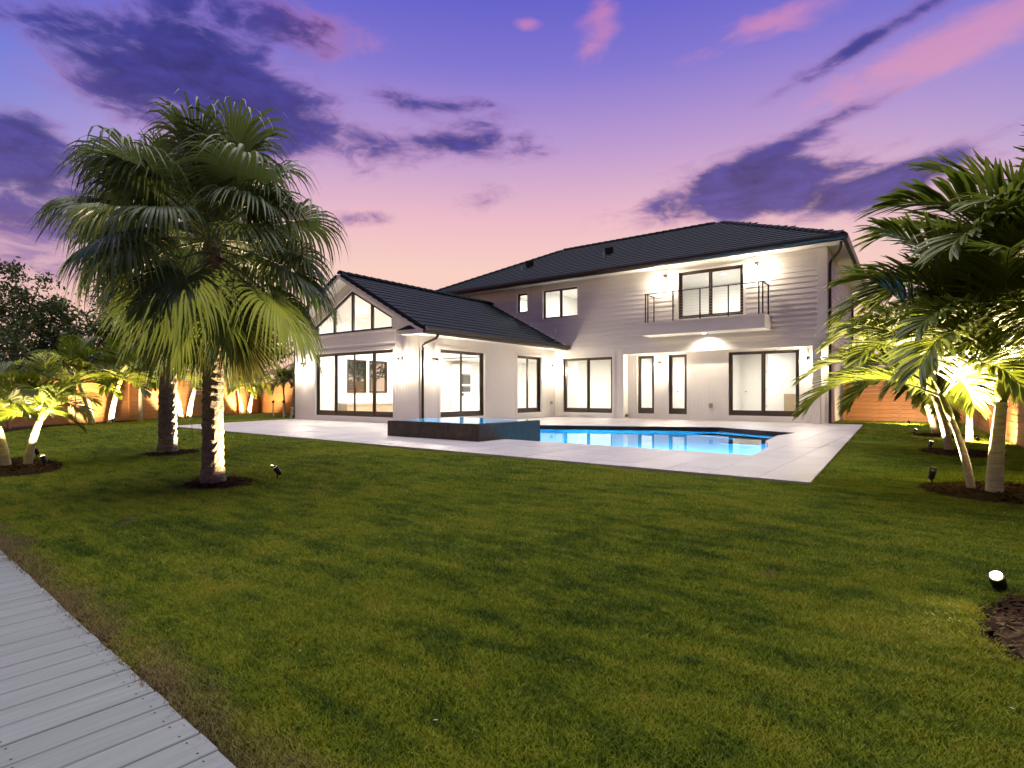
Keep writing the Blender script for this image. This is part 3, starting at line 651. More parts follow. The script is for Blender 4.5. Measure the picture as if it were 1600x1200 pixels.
    lo = [(x, -.02, .022+h) for x, h in n4]; hi = [(x, .40, -.004+h) for x, h in n4]
    for i in range(3): tile.quad(lo[i], lo[i+1], hi[i+1], hi[i])
    for i in range(3): tile.quad((lo[i][0], -.02, -.006), (lo[i+1][0], -.02, -.006), lo[i+1], lo[i])
    tile.quad((-.165, -.02, -.006), lo[0], hi[0], (-.165, .4, -.02)); tile.quad(lo[3], (.165, -.02, -.006), (.165, .4, -.02), hi[3])
    tme = tile.mesh('tile', 'tile')
    def place(M, store, parent_o, objs):
        if len(objs) < 300: o = link('tile', tme, parent_o); o.matrix_local = Matrix.Translation(-Vector(parent_o.location)) @ M; objs.append(o)
        else:
            i = len(store.v)
            store.v += [tuple(M @ Vector(v)) for v in tile.v]; store.f += [tuple(i+j for j in f) for f in tile.f]
    rows = int((xr-eR)/-math.cos(al)/EXP)+1
    cand = []
    slen = (eR-xr)/math.cos(al)
    for r in range(int(slen/EXP)+1):
        s_ = r*EXP
        if s_ > slen-.1: break
        x = eR+.04-s_*math.cos(al)
        for c in range(28):
            y = yf+.17+c*.329+(0 if r % 2 else .0)
            if y > YM-.05: continue
            M = Matrix.Translation((x, y, zt(x)-.046)) @ Matrix.Rotation(R(90), 4, 'Z') @ Matrix.Rotation(al, 4, 'X')
            M = Matrix.Translation((0, 0, random.uniform(-.001, .001))) @ M
            cand.append(((x)**2+y*y, M))
    cand.sort(key=lambda q: q[0]); objs = []; store = MB()
    for _, M in cand: place(M, store, rf, objs)
    o = MB(); o.v = [tuple(Vector(v)-O) for v in store.v]; o.f = store.f
    tag(o.obj('roof_tiling', 'tile', rf, fix=False), kind='stuff')
    lm = MB()                                       # hidden left slope courses
    for r in range(int(slen/EXP)):
        x0 = eL-.04+r*EXP*math.cos(al); x1 = x0+.38*math.cos(al)
        p = [(x0, zt(x0)-.045), (x0, zt(x0)-.02), (x1, zt(x1)-.045), (x1, zt(x1)-.05)]
        lm.hull(rel([(x, yf, z) for x, z in p]), rel([(x, YM, z) for x, z in p]))
    tag(lm.obj('roof_courses', 'tile', rf), kind='stuff')
    # ridge caps and rake tiles
    cap = MB(); pr = [(-.16, -.075), (-.13, -.01), (-.05, .035), (.05, .035), (.13, -.01), (.16, -.075)]
    cap.hull([(x, 0, z+.016) for x, z in pr], [(x*.86, .42, z-.012) for x, z in pr]); cme = cap.mesh('ridge_cap', 'tile')
    def caps(par, A, B, step=.36, name='ridge_cap', me=cme, lift=0.0):
        A, B = Vector(A), Vector(B); d = (B-A); n = int(d.length/step); d.normalize()
        q = d.to_track_quat('Y', 'Z').to_matrix().to_4x4()
        for i in range(n):
            o = link(name, me, par); o.matrix_local = Matrix.Translation(A+d*step*i+Vector((0, 0, lift))-Vector(par.location)) @ q
    caps(rf, (xr, yf-.02, ridge+.02), (xr, YM, ridge+.02))
    rk = MB().box(-.10, 0, -.12, .045, .40, .012); rk.v = [(x, y, z+(.028 if y < .1 else 0)) for x, y, z in rk.v]; rme = rk.mesh('rake_tile', 'tile')
    caps(rf, (eR+.05, yf-.0, zt(eR)-.03), (xr+.1, yf-.0, zt(xr+.1)-.0), .34, 'rake_tile', rme, .02); caps(rf, (eL-.05, yf-.0, zt(eL)-.03), (xr-.1, yf-.0, zt(xr-.1)-.0), .34, 'rake_tile', rme, .02)
    # ---- main roof
    zE2 = 6.38; s2 = .495; a2 = math.atan(s2); eF, eRr, eLl, eB = 21.5, -2.40, -22.3, 32.8
    mr = link('roof', None, H, (-12, eF, 6.1)); O2 = Vector((-12, eF, 6.1))
    def rel2(pts): return [tuple(Vector(p)-O2) for p in pts]
    zR = zE2+5.65*s2; A, B = (-8.05, 27.15, zR), (-16.65, 27.15, zR); FLc, FRc, BRc, BLc = (eLl, eF, zE2), (eRr, eF, zE2), (-2.7, eB, zE2), (eLl, eB, zE2)
    m_ = MB()
    for pts in ((FLc, FRc, A, B), (FRc, BRc, A), (BRc, BLc, B, A), (BLc, FLc, B)):
        m_.hull(rel2([(p[0], p[1], p[2]-.16) for p in pts]), rel2([(p[0], p[1], p[2]-.05) for p in pts]))
    m_.obj('roof_deck', 'tile', mr)
    MB().prism([p[:2] for p in rel2([(eLl+.03, eF+.03, 0), (eRr-.03, eF+.03, 0), (-2.73, eB-.03, 0), (eLl+.03, eB-.03, 0)])], .045, .07).obj('soffit', 'paint', mr)
    for P, Q, nm in ((FLc, FRc, 'front'), (FRc, BRc, 'side')):
        P, Q = Vector(P), Vector(Q); d = (Q-P).normalized(); nrm = Vector((d.y, -d.x, 0))
        f = [(0.0, 6.15), (0.0, 6.34), (-.028, 6.34), (-.028, 6.15)]
        MB().hull(rel2([P+nrm*o+Vector((0, 0, z-P.z)) for o, z in f]), rel2([Q+nrm*o+Vector((0, 0, z-Q.z)) for o, z in f])).obj('fascia', 'gutter', mr)
        gp = [(.003, 6.17), (.09, 6.17), (.125, 6.24), (.125, 6.345), (.11, 6.345), (.10, 6.25), (.08, 6.19), (.003, 6.19)]
        E_ = d*.125 if nm == 'front' else Vector((0, 0, 0))
        MB().hull(rel2([P+nrm*o+Vector((0, 0, z-P.z)) for o, z in gp]), rel2([Q+E_+nrm*o+Vector((0, 0, z-Q.z)) for o, z in gp])).obj('gutter', 'gutter', mr)
    store = MB(); sl2 = 5.65/math.cos(a2)
    for r in range(int(sl2/EXP)+1):
        s_ = r*EXP
        y = eF-.03+s_*math.cos(a2); dx = max(0, y-eF)
        if y > 27.0: break
        x = eLl+dx+.1
        while x < eRr-dx-.05:
            M = Matrix.Translation((x+.165, y, zE2+(y-eF)*s2-.046+random.uniform(-.001, .001))) @ Matrix.Rotation(a2, 4, 'X')
            i = len(store.v); store.v += [tuple(M @ Vector(v)-O2) for v in tile.v]; store.f += [tuple(i+j for j in f) for f in tile.f]; x += TW
    tag(store.obj('roof_tiling', 'tile', mr, fix=False), kind='stuff')
    up_ = Vector((0, 0, .0)); caps(mr, FRc, A); caps(mr, FLc, B); caps(mr, B, A); caps(mr, BRc, A)
    for x, y in ((-12.45, 24.4), (-17.1, 24.4)):
        z = zE2+(y-eF)*s2; v = MB(); v.hull(rel2([(x-.14, y-.16, z-.08), (x+.14, y-.16, z-.08), (x+.14, y+.16, z+.08), (x-.14, y+.16, z+.08)]), rel2([(x-.14, y-.22, z+.20), (x+.14, y-.22, z+.20), (x+.14, y+.12, z+.30), (x-.14, y+.12, z+.30)])); v.obj('roof_vent', 'black', mr)
    for x, y in ((-12.42, 23.75), (-17.2, 23.8)):
        z = zE2+(y-eF)*s2; MB().tube(rel2([(x, y, z-.05), (x, y, z+.22)]), .025, 8).obj('vent_pipe', 'steel', mr)
    MB().tube(rel([(-13.66, 21.5, 3.3), (-13.66, 21.5, 3.98)]), .022, 8).obj('vent_pipe', 'steel', rf)
    # ---- downspouts
    def spout(pts):
        MB().tube(pts, .048, 8).obj('downspout', 'gutter', H, smooth=False)
    spout([(-13.27, 13.57, 3.10), (-13.27, 13.57, 2.99), (-13.36, 13.57, 2.90), (-13.84, 13.57, 2.78), (-13.96, 13.57, 2.68), (-13.975, 13.57, 2.5), (-13.975, 13.57, .03)])
    spout([(-21.52, 13.50, 3.2), (-21.52, 13.50, .03)])
    spout([(-2.48, 21.62, 6.16), (-2.50, 21.66, 6.0), (-2.58, 21.8, 5.86), (-2.80, 22.12, 5.70), (-2.88, 22.22, 5.58), (-2.89, 22.24, 5.4), (-2.89, 22.24, .03)])
    spout([(-2.80, 32.55, 6.16), (-2.82, 32.45, 6.0), (-2.95, 32.2, 5.9), (-3.12, 31.9, 5.82), (-3.17, 31.8, 5.7), (-3.17, 31.8, .03)])
    # ---- balcony
    bal = link('balcony', None, H, (-7.015, 22.05, 3.36)); x0, x1, y0 = -2.285, 2.285, -1.05
    MB().box(x0, y0, .0, x1, .0-.07, .455).obj('slab', 'paint', bal); MB().box(x0-.03, y0-.03, .457, x1+.03, -.07, .495).obj('cap', 'paint', bal)
    ry, zr = y0+.09, 1.62
    pm = MB().box(-.02, -.02, 0, .02, .02, 1.125).mesh('post', 'black')
    for px, py in ((-2.16, ry), (-2.06, ry), (-1.04, ry), (0, ry), (1.03, ry), (2.07, ry), (2.2, ry), (-2.16, -.12), (2.2, -.12)): link('post', pm, bal, (px, py, .495))
    rl = MB(); rl.box(-2.20, ry-.028, zr, 2.24, ry+.028, zr+.03); rl.box(-2.188, ry+.03, zr, -2.132, -.09, zr+.03); rl.box(2.172, ry+.03, zr, 2.228, -.09, zr+.03); rl.obj('handrail', 'black', bal)
    cm = MB().tube([(-2.16, ry, 0), (2.2, ry, 0)], .0045, 5).mesh('cable', 'steel'); cs = MB().tube([(0, ry, 0), (0, -.12, 0)], .0045, 5).mesh('cable', 'steel')
    for i in range(9):
        z = .60+i*.107; link('cable', cm, bal, (0, 0, z)); link('cable', cs, bal, (-2.16, 0, z)); link('cable', cs, bal, (2.2, 0, z))
    MB().tube([(0, -.52, -.008), (0, -.52, -.002)], .07, 16).obj('soffit_light', 'downlight', bal)
    light('soffit_lamp', 'SPOT', (0, -.50, -.02), 120, (1, .86, .66), bal, aim=(0, .25, -1), spot_size=R(140), spot_blend=.6, shadow_soft_size=.05)
    # outlets
    MB().box(-7.12, YR-.05, .50, -6.98, YR-.001, .68).obj('outlet_cover', 'steel', H); MB().box(XS+.001, 21.66, .58, XS+.05, 21.8, .72).obj('outlet_cover', 'steel', H)
build_house()
# ------------------------------------------------------------------ furniture seen through the glass
t = thing('kitchen_island', 'white kitchen island seen through the wing side door', 'kitchen island', (-17.2, 21.2, .19))
MB().box(-.55, -1.3, 0, .55, 1.3, .9).obj('cabinet', 'inside', t); MB().box(-.62, -1.38, .902, .62, 1.38, .95).obj('counter', 'plastic', t)
t = thing('wall_oven', 'black double wall oven in a tall white cabinet in the kitchen', 'oven', (-20.9, 23.2, .19))
MB().box(-.36, -.42, 0, .36, .42, 2.5).obj('cabinet', 'inside', t)
for z in (.75, 1.4):
    d_ = MB().box(.362, -.36, z, .385, .36, z+.55).obj('oven_door', 'oven', t); MB().tube([(.41, -.3, z+.5), (.41, .3, z+.5)], .012, 8).obj('handle', 'steel', d_)
t = thing('pendant_lamp', 'white dome pendant lamp hanging over the kitchen island', 'lamp', (-17.2, 21.0, 2.2))
dm = MB()
for i in range(6):
    a0, a1 = R(15*i), R(15*(i+1))
    for q in range(20):
        b0, b1 = 2*math.pi*q/20, 2*math.pi*(q+1)/20; p = lambda a, b: (.3*math.cos(a)*math.cos(b), .3*math.cos(a)*math.sin(b), .3*math.sin(a))
        dm.quad(p(a0, b0), p(a0, b1), p(a1, b1), p(a1, b0))
dm.obj('shade', 'plastic', t, smooth=True, fix=False); MB().tube([(0, 0, .29), (0, 0, 2.4)], .008, 6).obj('cord', 'black', t); light('pendant_bulb', 'POINT', (0, 0, .08), 12, (1, .9, .75), t, shadow_soft_size=.05)
t = thing('window_bench', 'low oak bench under the double hung windows in the wing', 'bench', (-20.95, 17.1, .19))
MB().box(-.3, -1.6, 0, .26, 1.6, .38).obj('base', 'oak', t); MB().box(-.32, -1.64, .382, .30, 1.64, .45).obj('cushion', 'cream', t)
# ------------------------------------------------------------------ wall lanterns
def build_lanterns():
    spec = [((-20.7, YG, 2.02), 0, 'lit wall lantern on the gable wall left of the four leaf door'), ((-14.85, YG, 2.02), 0, 'lit wall lantern on the gable wall right of the four leaf door'),
            ((XS, 14.14, 2.0), 90, 'lit wall lantern beside the downspout on the wing side wall'), ((XS, 21.56, 2.1), 90, 'lit wall lantern in the inner corner where the wing meets the house'),
            ((-9.12, YR, 2.1), 0, 'lit wall lantern between the two narrow porch doors'), ((-3.60, YR, 2.06), 0, 'lit wall lantern by the porch post right of the sliding door'),
            ((-8.71, YM-.02, 5.55), 0, 'lit wall lantern left of the balcony door'), ((-5.23, YM-.02, 5.58), 0, 'lit wall lantern right of the balcony door')]
    def ring(r, z, t=.006):
        m_ = MB(); m_.tube([(r*math.cos(a), -.165+r*math.sin(a), z) for a in [2*math.pi*i/20 for i in range(21)]], t, 5, cap=False); return m_
    plate = MB().box(-.055, -.022, -.13, .055, -.001, .27).mesh('backplate', 'bronze')
    capm = MB().tube([(0, -.165, .20), (0, -.165, .235), (0, -.165, .25)], [.06, .06, .03], 14).box(-.015, -.165, .236, .015, -.022, .26).mesh('cap', 'bronze')
    gl = MB().tube([(0, -.165, -.20), (0, -.165, .19)], .085, 20, cap=False).mesh('glass', 'lampglass', True)
    rods = MB()
    for a in (45, 135, 225, 315): x, y = .098*math.cos(R(a)), -.165+.098*math.sin(R(a)); rods.tube([(x, y, -.26), (x, y, .21)], .006, 5)
    for z in (-.2, .15): r_ = ring(.1, z); i = len(rods.v); rods.v += r_.v; rods.f += [tuple(i+j for j in f) for f in r_.f]
    rm = rods.mesh('rod_cage', 'bronze')
    bulb = MB().tube([(0, -.165, -.09), (0, -.165, -.06), (0, -.165, 0), (0, -.165, .05), (0, -.165, .09), (0, -.165, .12)], [.014, .040, .048, .044, .026, .014], 12).mesh('bulb', 'bulb', True)
    bulb_sock = MB().tube([(0, -.165, .12), (0, -.165, .199)], .02, 10).mesh('socket', 'bronze')
    for loc, rz, lab in spec:
        t = thing('wall_lantern', lab, 'lantern', loc, R(rz), 'lit wall lanterns on the house')
        t.scale = (1.15,)*3
        for nm, me in (('backplate', plate), ('cap', capm), ('glass', gl), ('rod_cage', rm), ('bulb', bulb), ('socket', bulb_sock)): link(nm, me, t)
build_lanterns()
# ------------------------------------------------------------------ fences
def fence(name, label, A, D, n, L, h, base, skip=None, face=1):
    t = thing(name, label, 'fence', tuple(A)); D = Vector(D).normalized(); N = Vector((-D.y, D.x, 0))*face
    ang = math.atan2(D.y, D.x); bh, g = .146, .008; nb = int((h-.05)/(bh+g))
    bm_ = MB().box(.05, -.012, 0, L-.05, .012, bh).mesh('board', 'cedar'); pm = MB().box(-.05, -.05, -.1, .05, .05, h+.04).mesh('post', 'cedar')
    for i in range(n+1): link('post', pm, t, D*L*i, ang)
    for i in range(n):
        for j in range(nb): link('board', bm_, t, D*L*i+Vector((0, 0, .05+j*(bh+g))), ang)
    bb = MB().box(0, -.03, .0, L*n, .03, .048).mesh('kickboard', 'bark'); link('kickboard', bb, t, (0, 0, 0), ang)
zg = -.06
fence('wooden_fence', 'long orange stained fence lit by uplights along the left lawn', (FA.x-FD.x*7.5, FA.y-FD.y*7.5, zg), FD, 8, 2.5, 1.8, zg)
E_ = FA+FD*12.5
fence('wooden_fence', 'dim brown fence behind the deck beside the gable wall', (E_.x, E_.y, zg), (1, 0, 0), 4, 2.5, 1.8, zg)
fence('wooden_fence', 'orange fence running back along the right lawn behind the palms', (1.43+.051*5, 10.1, zg), (-.051, .9987, 0), 7, 2.35, 1.9, zg)
fence('wooden_fence', 'red brown fence closing the gap beside the house right wall', (-2.9, 26.3, zg), (1, -.02, 0), 2, 1.85, 2.0, zg)
# ------------------------------------------------------------------ mulch beds
def mulch(label, pts_fn, n, zf):
    m_ = MB(); rings = 7; seg = 40; v0 = []
    for r in range(rings+1):
        for q in range(seg):
            x, y = pts_fn(r/rings, 2*math.pi*q/seg); m_.v.append((x, y, zf(x, y)+.035*(1-(r/rings)**2)+.004+random.uniform(0, .012)*(r < rings)-(.02 if r == rings else 0)))
    for r in range(rings):
        for q in range(seg): a = r*seg+q; b = r*seg+(q+1) % seg; m_.f.append((a, b, b+seg, a+seg))
    for i in range(n):
        rr = math.sqrt(random.random())*1.03; an = random.random()*6.283; x, y = pts_fn(rr, an); z = zf(x, y)+.035*(1-min(1, rr)**2)+.016
        l, w = random.uniform(.015, .05), random.uniform(.004, .012); a = random.random()*6.283; tz = random.uniform(-.6, .6)
        d = Vector((math.cos(a), math.sin(a), tz*.6))*l; s_ = Vector((-math.sin(a), math.cos(a), random.uniform(-.5, .5)))*w; p = Vector((x, y, z))
        m_.quad(p-d-s_, p+d-s_, p+d+s_, p-d+s_)
    tag(m_.obj('mulch_bed', 'mulch', fix=False), label, 'mulch', kind='stuff')
labs = {'fp1': 'round dark mulch ring under the near fan palm', 'fp2': 'round dark mulch ring under the rear fan palm', 'lb': 'dark mulch bed at the left edge under the twin palms', 'ra': 'dark mulch bed under the nearest pair of right palms',
        'rb': 'dark mulch bed under the middle pair of right palms', 'rc': 'dark mulch bed under the farthest pair of right palms', 'near': 'dark mulch bed at the right edge behind the glaring spotlight'}
for nm, cx, cy, rx, ry, a in BEDS:
    wob = [random.uniform(-.06, .06) for _ in range(5)]
    def fn(r, th, cx=cx, cy=cy, rx=rx, ry=ry, a=a, wob=wob):
        k_ = 1+sum(w*math.sin((i+2)*th+i) for i, w in enumerate(wob)); x, y = r*rx*k_*math.cos(th), r*ry*k_*math.sin(th)
        return cx+x*math.cos(a)-y*math.sin(a), cy+x*math.sin(a)+y*math.cos(a)
    mulch(labs[nm], fn, int(1500*rx*ry)+700, lawn_z)
def fstrip(r, th):
    x = math.cos(th)*r; y = math.sin(th)*r; s_ = -3.5+5.6*x; w = .6+.55*y
    p = FA+FD*s_+Vector((FD.y, -FD.x, 0))*w; return p.x, p.y
mulch('long dark mulch strip at the foot of the left fence', fstrip, 3500, lawn_z)
# ------------------------------------------------------------------ fan palms
def fan_mesh(elev, pet, Rb, droop, seed, fold=0.0, mname='fan'):
    rg = random.Random(seed); m_ = MB(); p = Vector((0, 0, 0)); e = elev; path = [p.copy()]
    for i in range(6):
        p = p+Vector((math.cos(e), 0, math.sin(e)))*pet/6; e -= droop*.055*max(.1, math.cos(e)); path.append(p.copy())
    m_.tube(path, [.022, .018, .016, .014, .012, .011, .010], 4)
    npet = len(m_.f)
    t = Vector((math.cos(e), 0, math.sin(e))); n = Vector((0, 1, 0)); up = t.cross(n)*-1
    if up.z < 0 and abs(e) < 1.57: up = -up
    nseg = 54; fm = R(148); dphi = 2*fm/nseg; st = [.02, .20, .36, .48, .6, .72, .86, 1.0]
    for i in range(nseg):
        ph = -fm+dphi*(i+.5); c_, s_ = math.cos(ph), math.sin(ph)
        d = (t*c_+n*s_*(1-fold)+up*fold*abs(s_)*.6+up*.10*abs(s_)).normalized(); sv = (t*-s_+n*c_).normalized()
        L = Rb*(.88+.22*math.cos(ph*.7))*rg.uniform(.86, 1.12); pos = p.copy(); dirn = d.copy(); rows = []; ps = 0
        dr = droop*rg.uniform(.75, 1.35); split = rg.uniform(.40, .54)
        for s in st:
            gr = max(0, (s-.30)/.70)**1.5*dr*3.3
            dirn = (d+Vector((0, 0, -1))*gr+sv*rg.uniform(-.05, .05)*(s > .6)).normalized(); pos = pos+dirn*(s-ps)*L; ps = s
            w = s*L*dphi*.5*1.0 if s <= split else split*L*dphi*.5*max(.02, 1-((s-split)/(1-split))**1.2)
            w = min(w, .03)
            rows.append((pos-sv*w-up*w*.35, pos+up*w*.35, pos+sv*w-up*w*.35))
        i0 = len(m_.v)
        for a, b, c in rows: m_.v += [tuple(a), tuple(b), tuple(c)]
        for j in range(len(rows)-1):
            q = i0+3*j; m_.f += [(q, q+1, q+4, q+3), (q+1, q+2, q+5, q+4)]
    me = m_.mesh('frond', mname); me.materials.append(MT['petiole'])
    me.polygons.foreach_set('material_index', [1]*npet+[0]*(len(me.polygons)-npet)); me.polygons.foreach_set('use_smooth', [True]*len(me.polygons)); return me
FANS = []
for i, (e, pet, rb, dr, fo, mn) in enumerate([(82, .5, .85, .25, .55, 'fan'), (66, .8, .95, .55, .25, 'fan'), (48, .95, .98, .8, .1, 'fan'), (32, 1.0, 1.0, .95, .06, 'fan'), (16, 1.02, 1.0, 1.05, .05, 'fan'), (0, 1.02, 1.0, 1.1, .05, 'fan'),
                                              (-18, 1.0, 1.0, 1.0, .1, 'fan'), (-36, .98, 1.0, .8, .2, 'fan'), (-54, .95, 1.0, .6, .3, 'fan'), (-68, .75, .85, .4, .45, 'fan_old'), (-80, .6, .75, .2, .55, 'fan_old')]):
    FANS.append([fan_mesh(R(e), pet, rb, dr, 100+i*7+q, fo, mn) for q in range(2)])
def fan_palm(loc, tip, rad, scale, lab, seed, counts):
    rg = random.Random(seed); t = thing('fan_palm', lab, 'palm tree', loc, 0, 'fan palms on the lawn'); m_ = MB(); rings = 70; seg = 22; pts = []
    for r in range(rings+1):
        z = tip*r/rings; rr = rad*(1.30-.30*sstep(0, .35, z))*(1-.18*z/tip); saw = (r % 2)*.012
        for q in range(seg): an = 2*math.pi*q/seg; k_ = rr+saw*rg.uniform(.0, 1.5)+rg.uniform(-.006, .006); m_.v.append((k_*math.cos(an), k_*math.sin(an), z-.06))
    for r in range(rings):
        for q in range(seg): a = r*seg+q; b = r*seg+(q+1) % seg; m_.f.append((a, b, b+seg, a+seg))
    m_.obj('trunk', 'trunk', t)
    az = rg.random()*6.28
    for lev, cnt in enumerate(counts):
        for i in range(cnt):
            az += 2.399963+rg.uniform(-.25, .25); me = rg.choice(FANS[lev]); o = link('frond', me, t)
            zb = tip-.10-.055*lev*(1 if lev < 6 else 1.25)*scale+rg.uniform(-.05, .05); ro = rad*.45
            o.location = (ro*math.cos(az), ro*math.sin(az), zb); o.rotation_euler = (rg.uniform(-.3, .3), rg.uniform(-.22, .22), az); s_ = scale*rg.uniform(.8, 1.12); o.scale = (s_, s_, s_)
    return t
fan_palm((-7.5, 3.53, lawn_z(-7.5, 3.53)), 3.5, .126, .95, 'near fan palm with ringed trunk rising from the lawn left of the deck', 3, [4, 5, 5, 6, 6, 6, 6, 5, 5, 5, 5])
fan_palm((-11.69, 4.66, lawn_z(-11.69, 4.66)), 4.75, .152, 1.08, 'rear fan palm behind the near one, its trunk lit from the right', 11, [4, 5, 5, 6, 6, 6, 6, 5, 5, 5, 4])
# ------------------------------------------------------------------ feather palms
def feather_mesh(elev, L, droop, seed, ll=.68, lw=.019, nl=30):
    rg = random.Random(seed); m_ = MB(); p = Vector((0, 0, 0)); N = 26; pts = [p.copy()]; es = [elev]; e = elev
    for i in range(N):
        s = i/N; e = elev-droop*(s**1.35); p = p+Vector((math.cos(e), 0, math.sin(e)))*L/N; pts.append(p.copy()); es.append(e)
    m_.tube(pts[::2]+[pts[-1]], [.020*(1-.85*i/14) for i in range(len(pts[::2])+1)], 4); npet = len(m_.f)
    for i in range(nl):
        s = .16+.84*(i+.5)/nl; f = s*N; j = min(int(f), N-1); base = pts[j].lerp(pts[j+1], f-j); e = es[j]; t = Vector((math.cos(e), 0, math.sin(e))); up = Vector((-math.sin(e), 0, math.cos(e)))
        for sd_ in (-1, 1):
            sw = R(56-32*s+rg.uniform(-7, 7)); va = R(30-14*s+rg.uniform(-10, 10)); n = Vector((0, sd_, 0))
            d = (t*math.cos(sw)+(n*math.cos(va)+up*math.sin(va))*math.sin(sw)).normalized()
            le = ll*(.45+.55*math.sin(math.pi*min(1, .18+s*.82)))*rg.uniform(.9, 1.08); wv = (t-d*t.dot(d)).normalized(); nr = d.cross(wv)*sd_
            pos = base.copy(); rows = []; ps = 0
            for q in (0, .3, .6, .85, 1.0):
                dd = (d+Vector((0, 0, -1))*(.55*q*q)*rg.uniform(.7, 1.3)).normalized(); pos = pos+dd*(q-ps)*le; ps = q
                w = lw*{0: .35, .3: .95, .6: 1.0, .85: .7, 1.0: .12}[q]; rows.append((pos-wv*w, pos+nr*w*.3, pos+wv*w))
            i0 = len(m_.v)
            for a, b, c in rows: m_.v += [tuple(a), tuple(b), tuple(c)]
            for j2 in range(4): q = i0+3*j2; m_.f += [(q, q+1, q+4, q+3), (q+1, q+2, q+5, q+4)]
    me = m_.mesh('frond', 'feather'); me.materials.append(MT['petiole'])
    me.polygons.foreach_set('material_index', [1]*npet+[0]*(len(me.polygons)-npet)); me.polygons.foreach_set('use_smooth', [True]*len(me.polygons)); return me
FEA = [[feather_mesh(R(e), 1.9, R(d), 300+i*5+q, nl=58) for q in range(2)] for i, (e, d) in enumerate(((80, 55), (66, 85), (50, 90), (34, 85), (16, 75), (-4, 55)))]
def palm(loc, h, rad, lean, lab, seed, scale=1.0, counts=(2, 3, 4, 4, 3, 1), group='slender feather palms planted along the fences', shaft=.45, az0=None):
    rg = random.Random(seed); z0 = lawn_z(loc[0], loc[1])-.02; t = thing('feather_palm', lab, 'palm tree', (loc[0], loc[1], z0), 0, group)
    ln = Vector((lean[0], lean[1], 0)); path = []; rs = []; n = 16
    for i in range(n+1):
        s = i/n; path.append(Vector((0, 0, h*s))+ln*h*(s*.45+.55*s*s)); rs.append(rad*(1.25-.45*s+.04*(i % 2))+(.25*rad if i == 0 else 0))
    MB().tube(path, rs, 14).obj('trunk', 'trunk_pale', t, smooth=True)
    top = path[-1]; d = (path[-1]-path[-2]).normalized(); tip = top+d*shaft*scale
    MB().tube([top-d*.01, top+d*shaft*.25*scale, top+d*shaft*.7*scale, tip], [rad*.88, rad*1.1, rad*.72, rad*.4], 12).obj('crownshaft', 'shaft', t, smooth=True)
    az = rg.random()*6.28 if az0 is None else az0
    for lev, c in enumerate(counts):
        for i in range(c):
            az += 2.399963+rg.uniform(-.2, .2); o = link('frond', rg.choice(FEA[lev]), t); o.location = tip-d*(.05+.03*lev); s_ = scale*rg.uniform(.88, 1.08); o.scale = (s_, s_, s_); o.rotation_euler = (rg.uniform(-.12, .12), rg.uniform(-.1, .1), az)
    return t
palm((.34, 8.21), .85, .036, (-.22, -.10), 'thin leaning palm in the nearest right mulch bed', 21, .88, (3, 5, 5, 3, 0, 0), az0=1.0)
palm((.52, 8.05), 1.05, .064, (.06, .02), 'thick pale trunked palm in the nearest right mulch bed', 22, 1.0, (4, 6, 6, 3, 0, 0), az0=2.6)
palm((1.12, 8.9), 1.55, .05, (.08, .10), 'palm at the right edge, its yellow lit trunk cut by the frame', 23, 1.34, (5, 7, 6, 4, 0, 0))
palm((1.15, 11.0), 1.4, .06, (-.05, .05), 'tall palm against the right fence at the frame edge', 28, 1.1, (4, 5, 5, 4, 1, 0))
palm((.23, 13.45), 1.15, .062, (-.22, -.08), 'leaning palm with bright white trunk in the middle right bed', 24, .95)
palm((.62, 16.2), 1.35, .06, (.0, .0), 'upright palm behind the middle right bed', 25, 1.0)
palm((.02, 18.9), 1.15, .07, (-.26, -.08), 'leaning orange lit palm in the farthest right bed', 26, .95)
palm((.30, 18.3), 1.15, .06, (.0, .1), 'short upright palm in the farthest right bed', 27, .95)
palm((-12.15, 2.42), .75, .06, (-.14, -.14), 'left one of the twin palms at the left edge', 31, .62, (1, 2, 3, 3, 2, 1))
palm((-12.05, 2.66), .8, .055, (.08, .20), 'right one of the twin palms at the left edge, leaning right', 32, .55, (1, 2, 3, 3, 1, 0))
palm((-14.6, 1.2), 1.0, .06, (-.05, -.05), 'bushy palm behind the twin palms at the left edge', 40, .85, (2, 3, 3, 3, 2, 1))
palm((-24.35, 7.2), 1.5, .085, (-.16, -.22), 'left leaning palm with white trunk before the left fence', 33, .85)
palm((-24.75, 7.9), 1.5, .08, (.10, .16), 'right leaning palm with dim trunk before the left fence', 34, .8)
palm((-25.6, 9.2), 1.6, .07, (0, 0), 'unlit straight palm before the left fence post', 35, .7)
palm((-27.0, 11.3), 1.6, .09, (-.14, -.14), 'left stem of the glowing palm pair behind the rear fan palm', 36, .8)
palm((-26.9, 11.6), 1.6, .09, (.12, .16), 'right stem of the glowing palm pair behind the rear fan palm', 37, .8)
palm((-29.9, 15.6), 1.4, .07, (-.10, -.12), 'thin left stem of the far palm pair near the fence corner', 38, .75)
palm((-29.7, 15.9), 1.4, .08, (.08, .14), 'right stem of the far palm pair near the fence corner', 39, .75)
palm((-26.2, 15.9), 1.7, .04, (-.06, -.06), 'leftmost slim dark palm behind the deck end', 41, .5)
palm((-25.6, 15.9), 1.7, .04, (.05, .05), 'middle slim dark palm behind the deck end', 42, .5)
palm((-25.0, 16.2), 1.8, .04, (0, 0), 'slim dark palm nearest the gable wall', 43, .5)
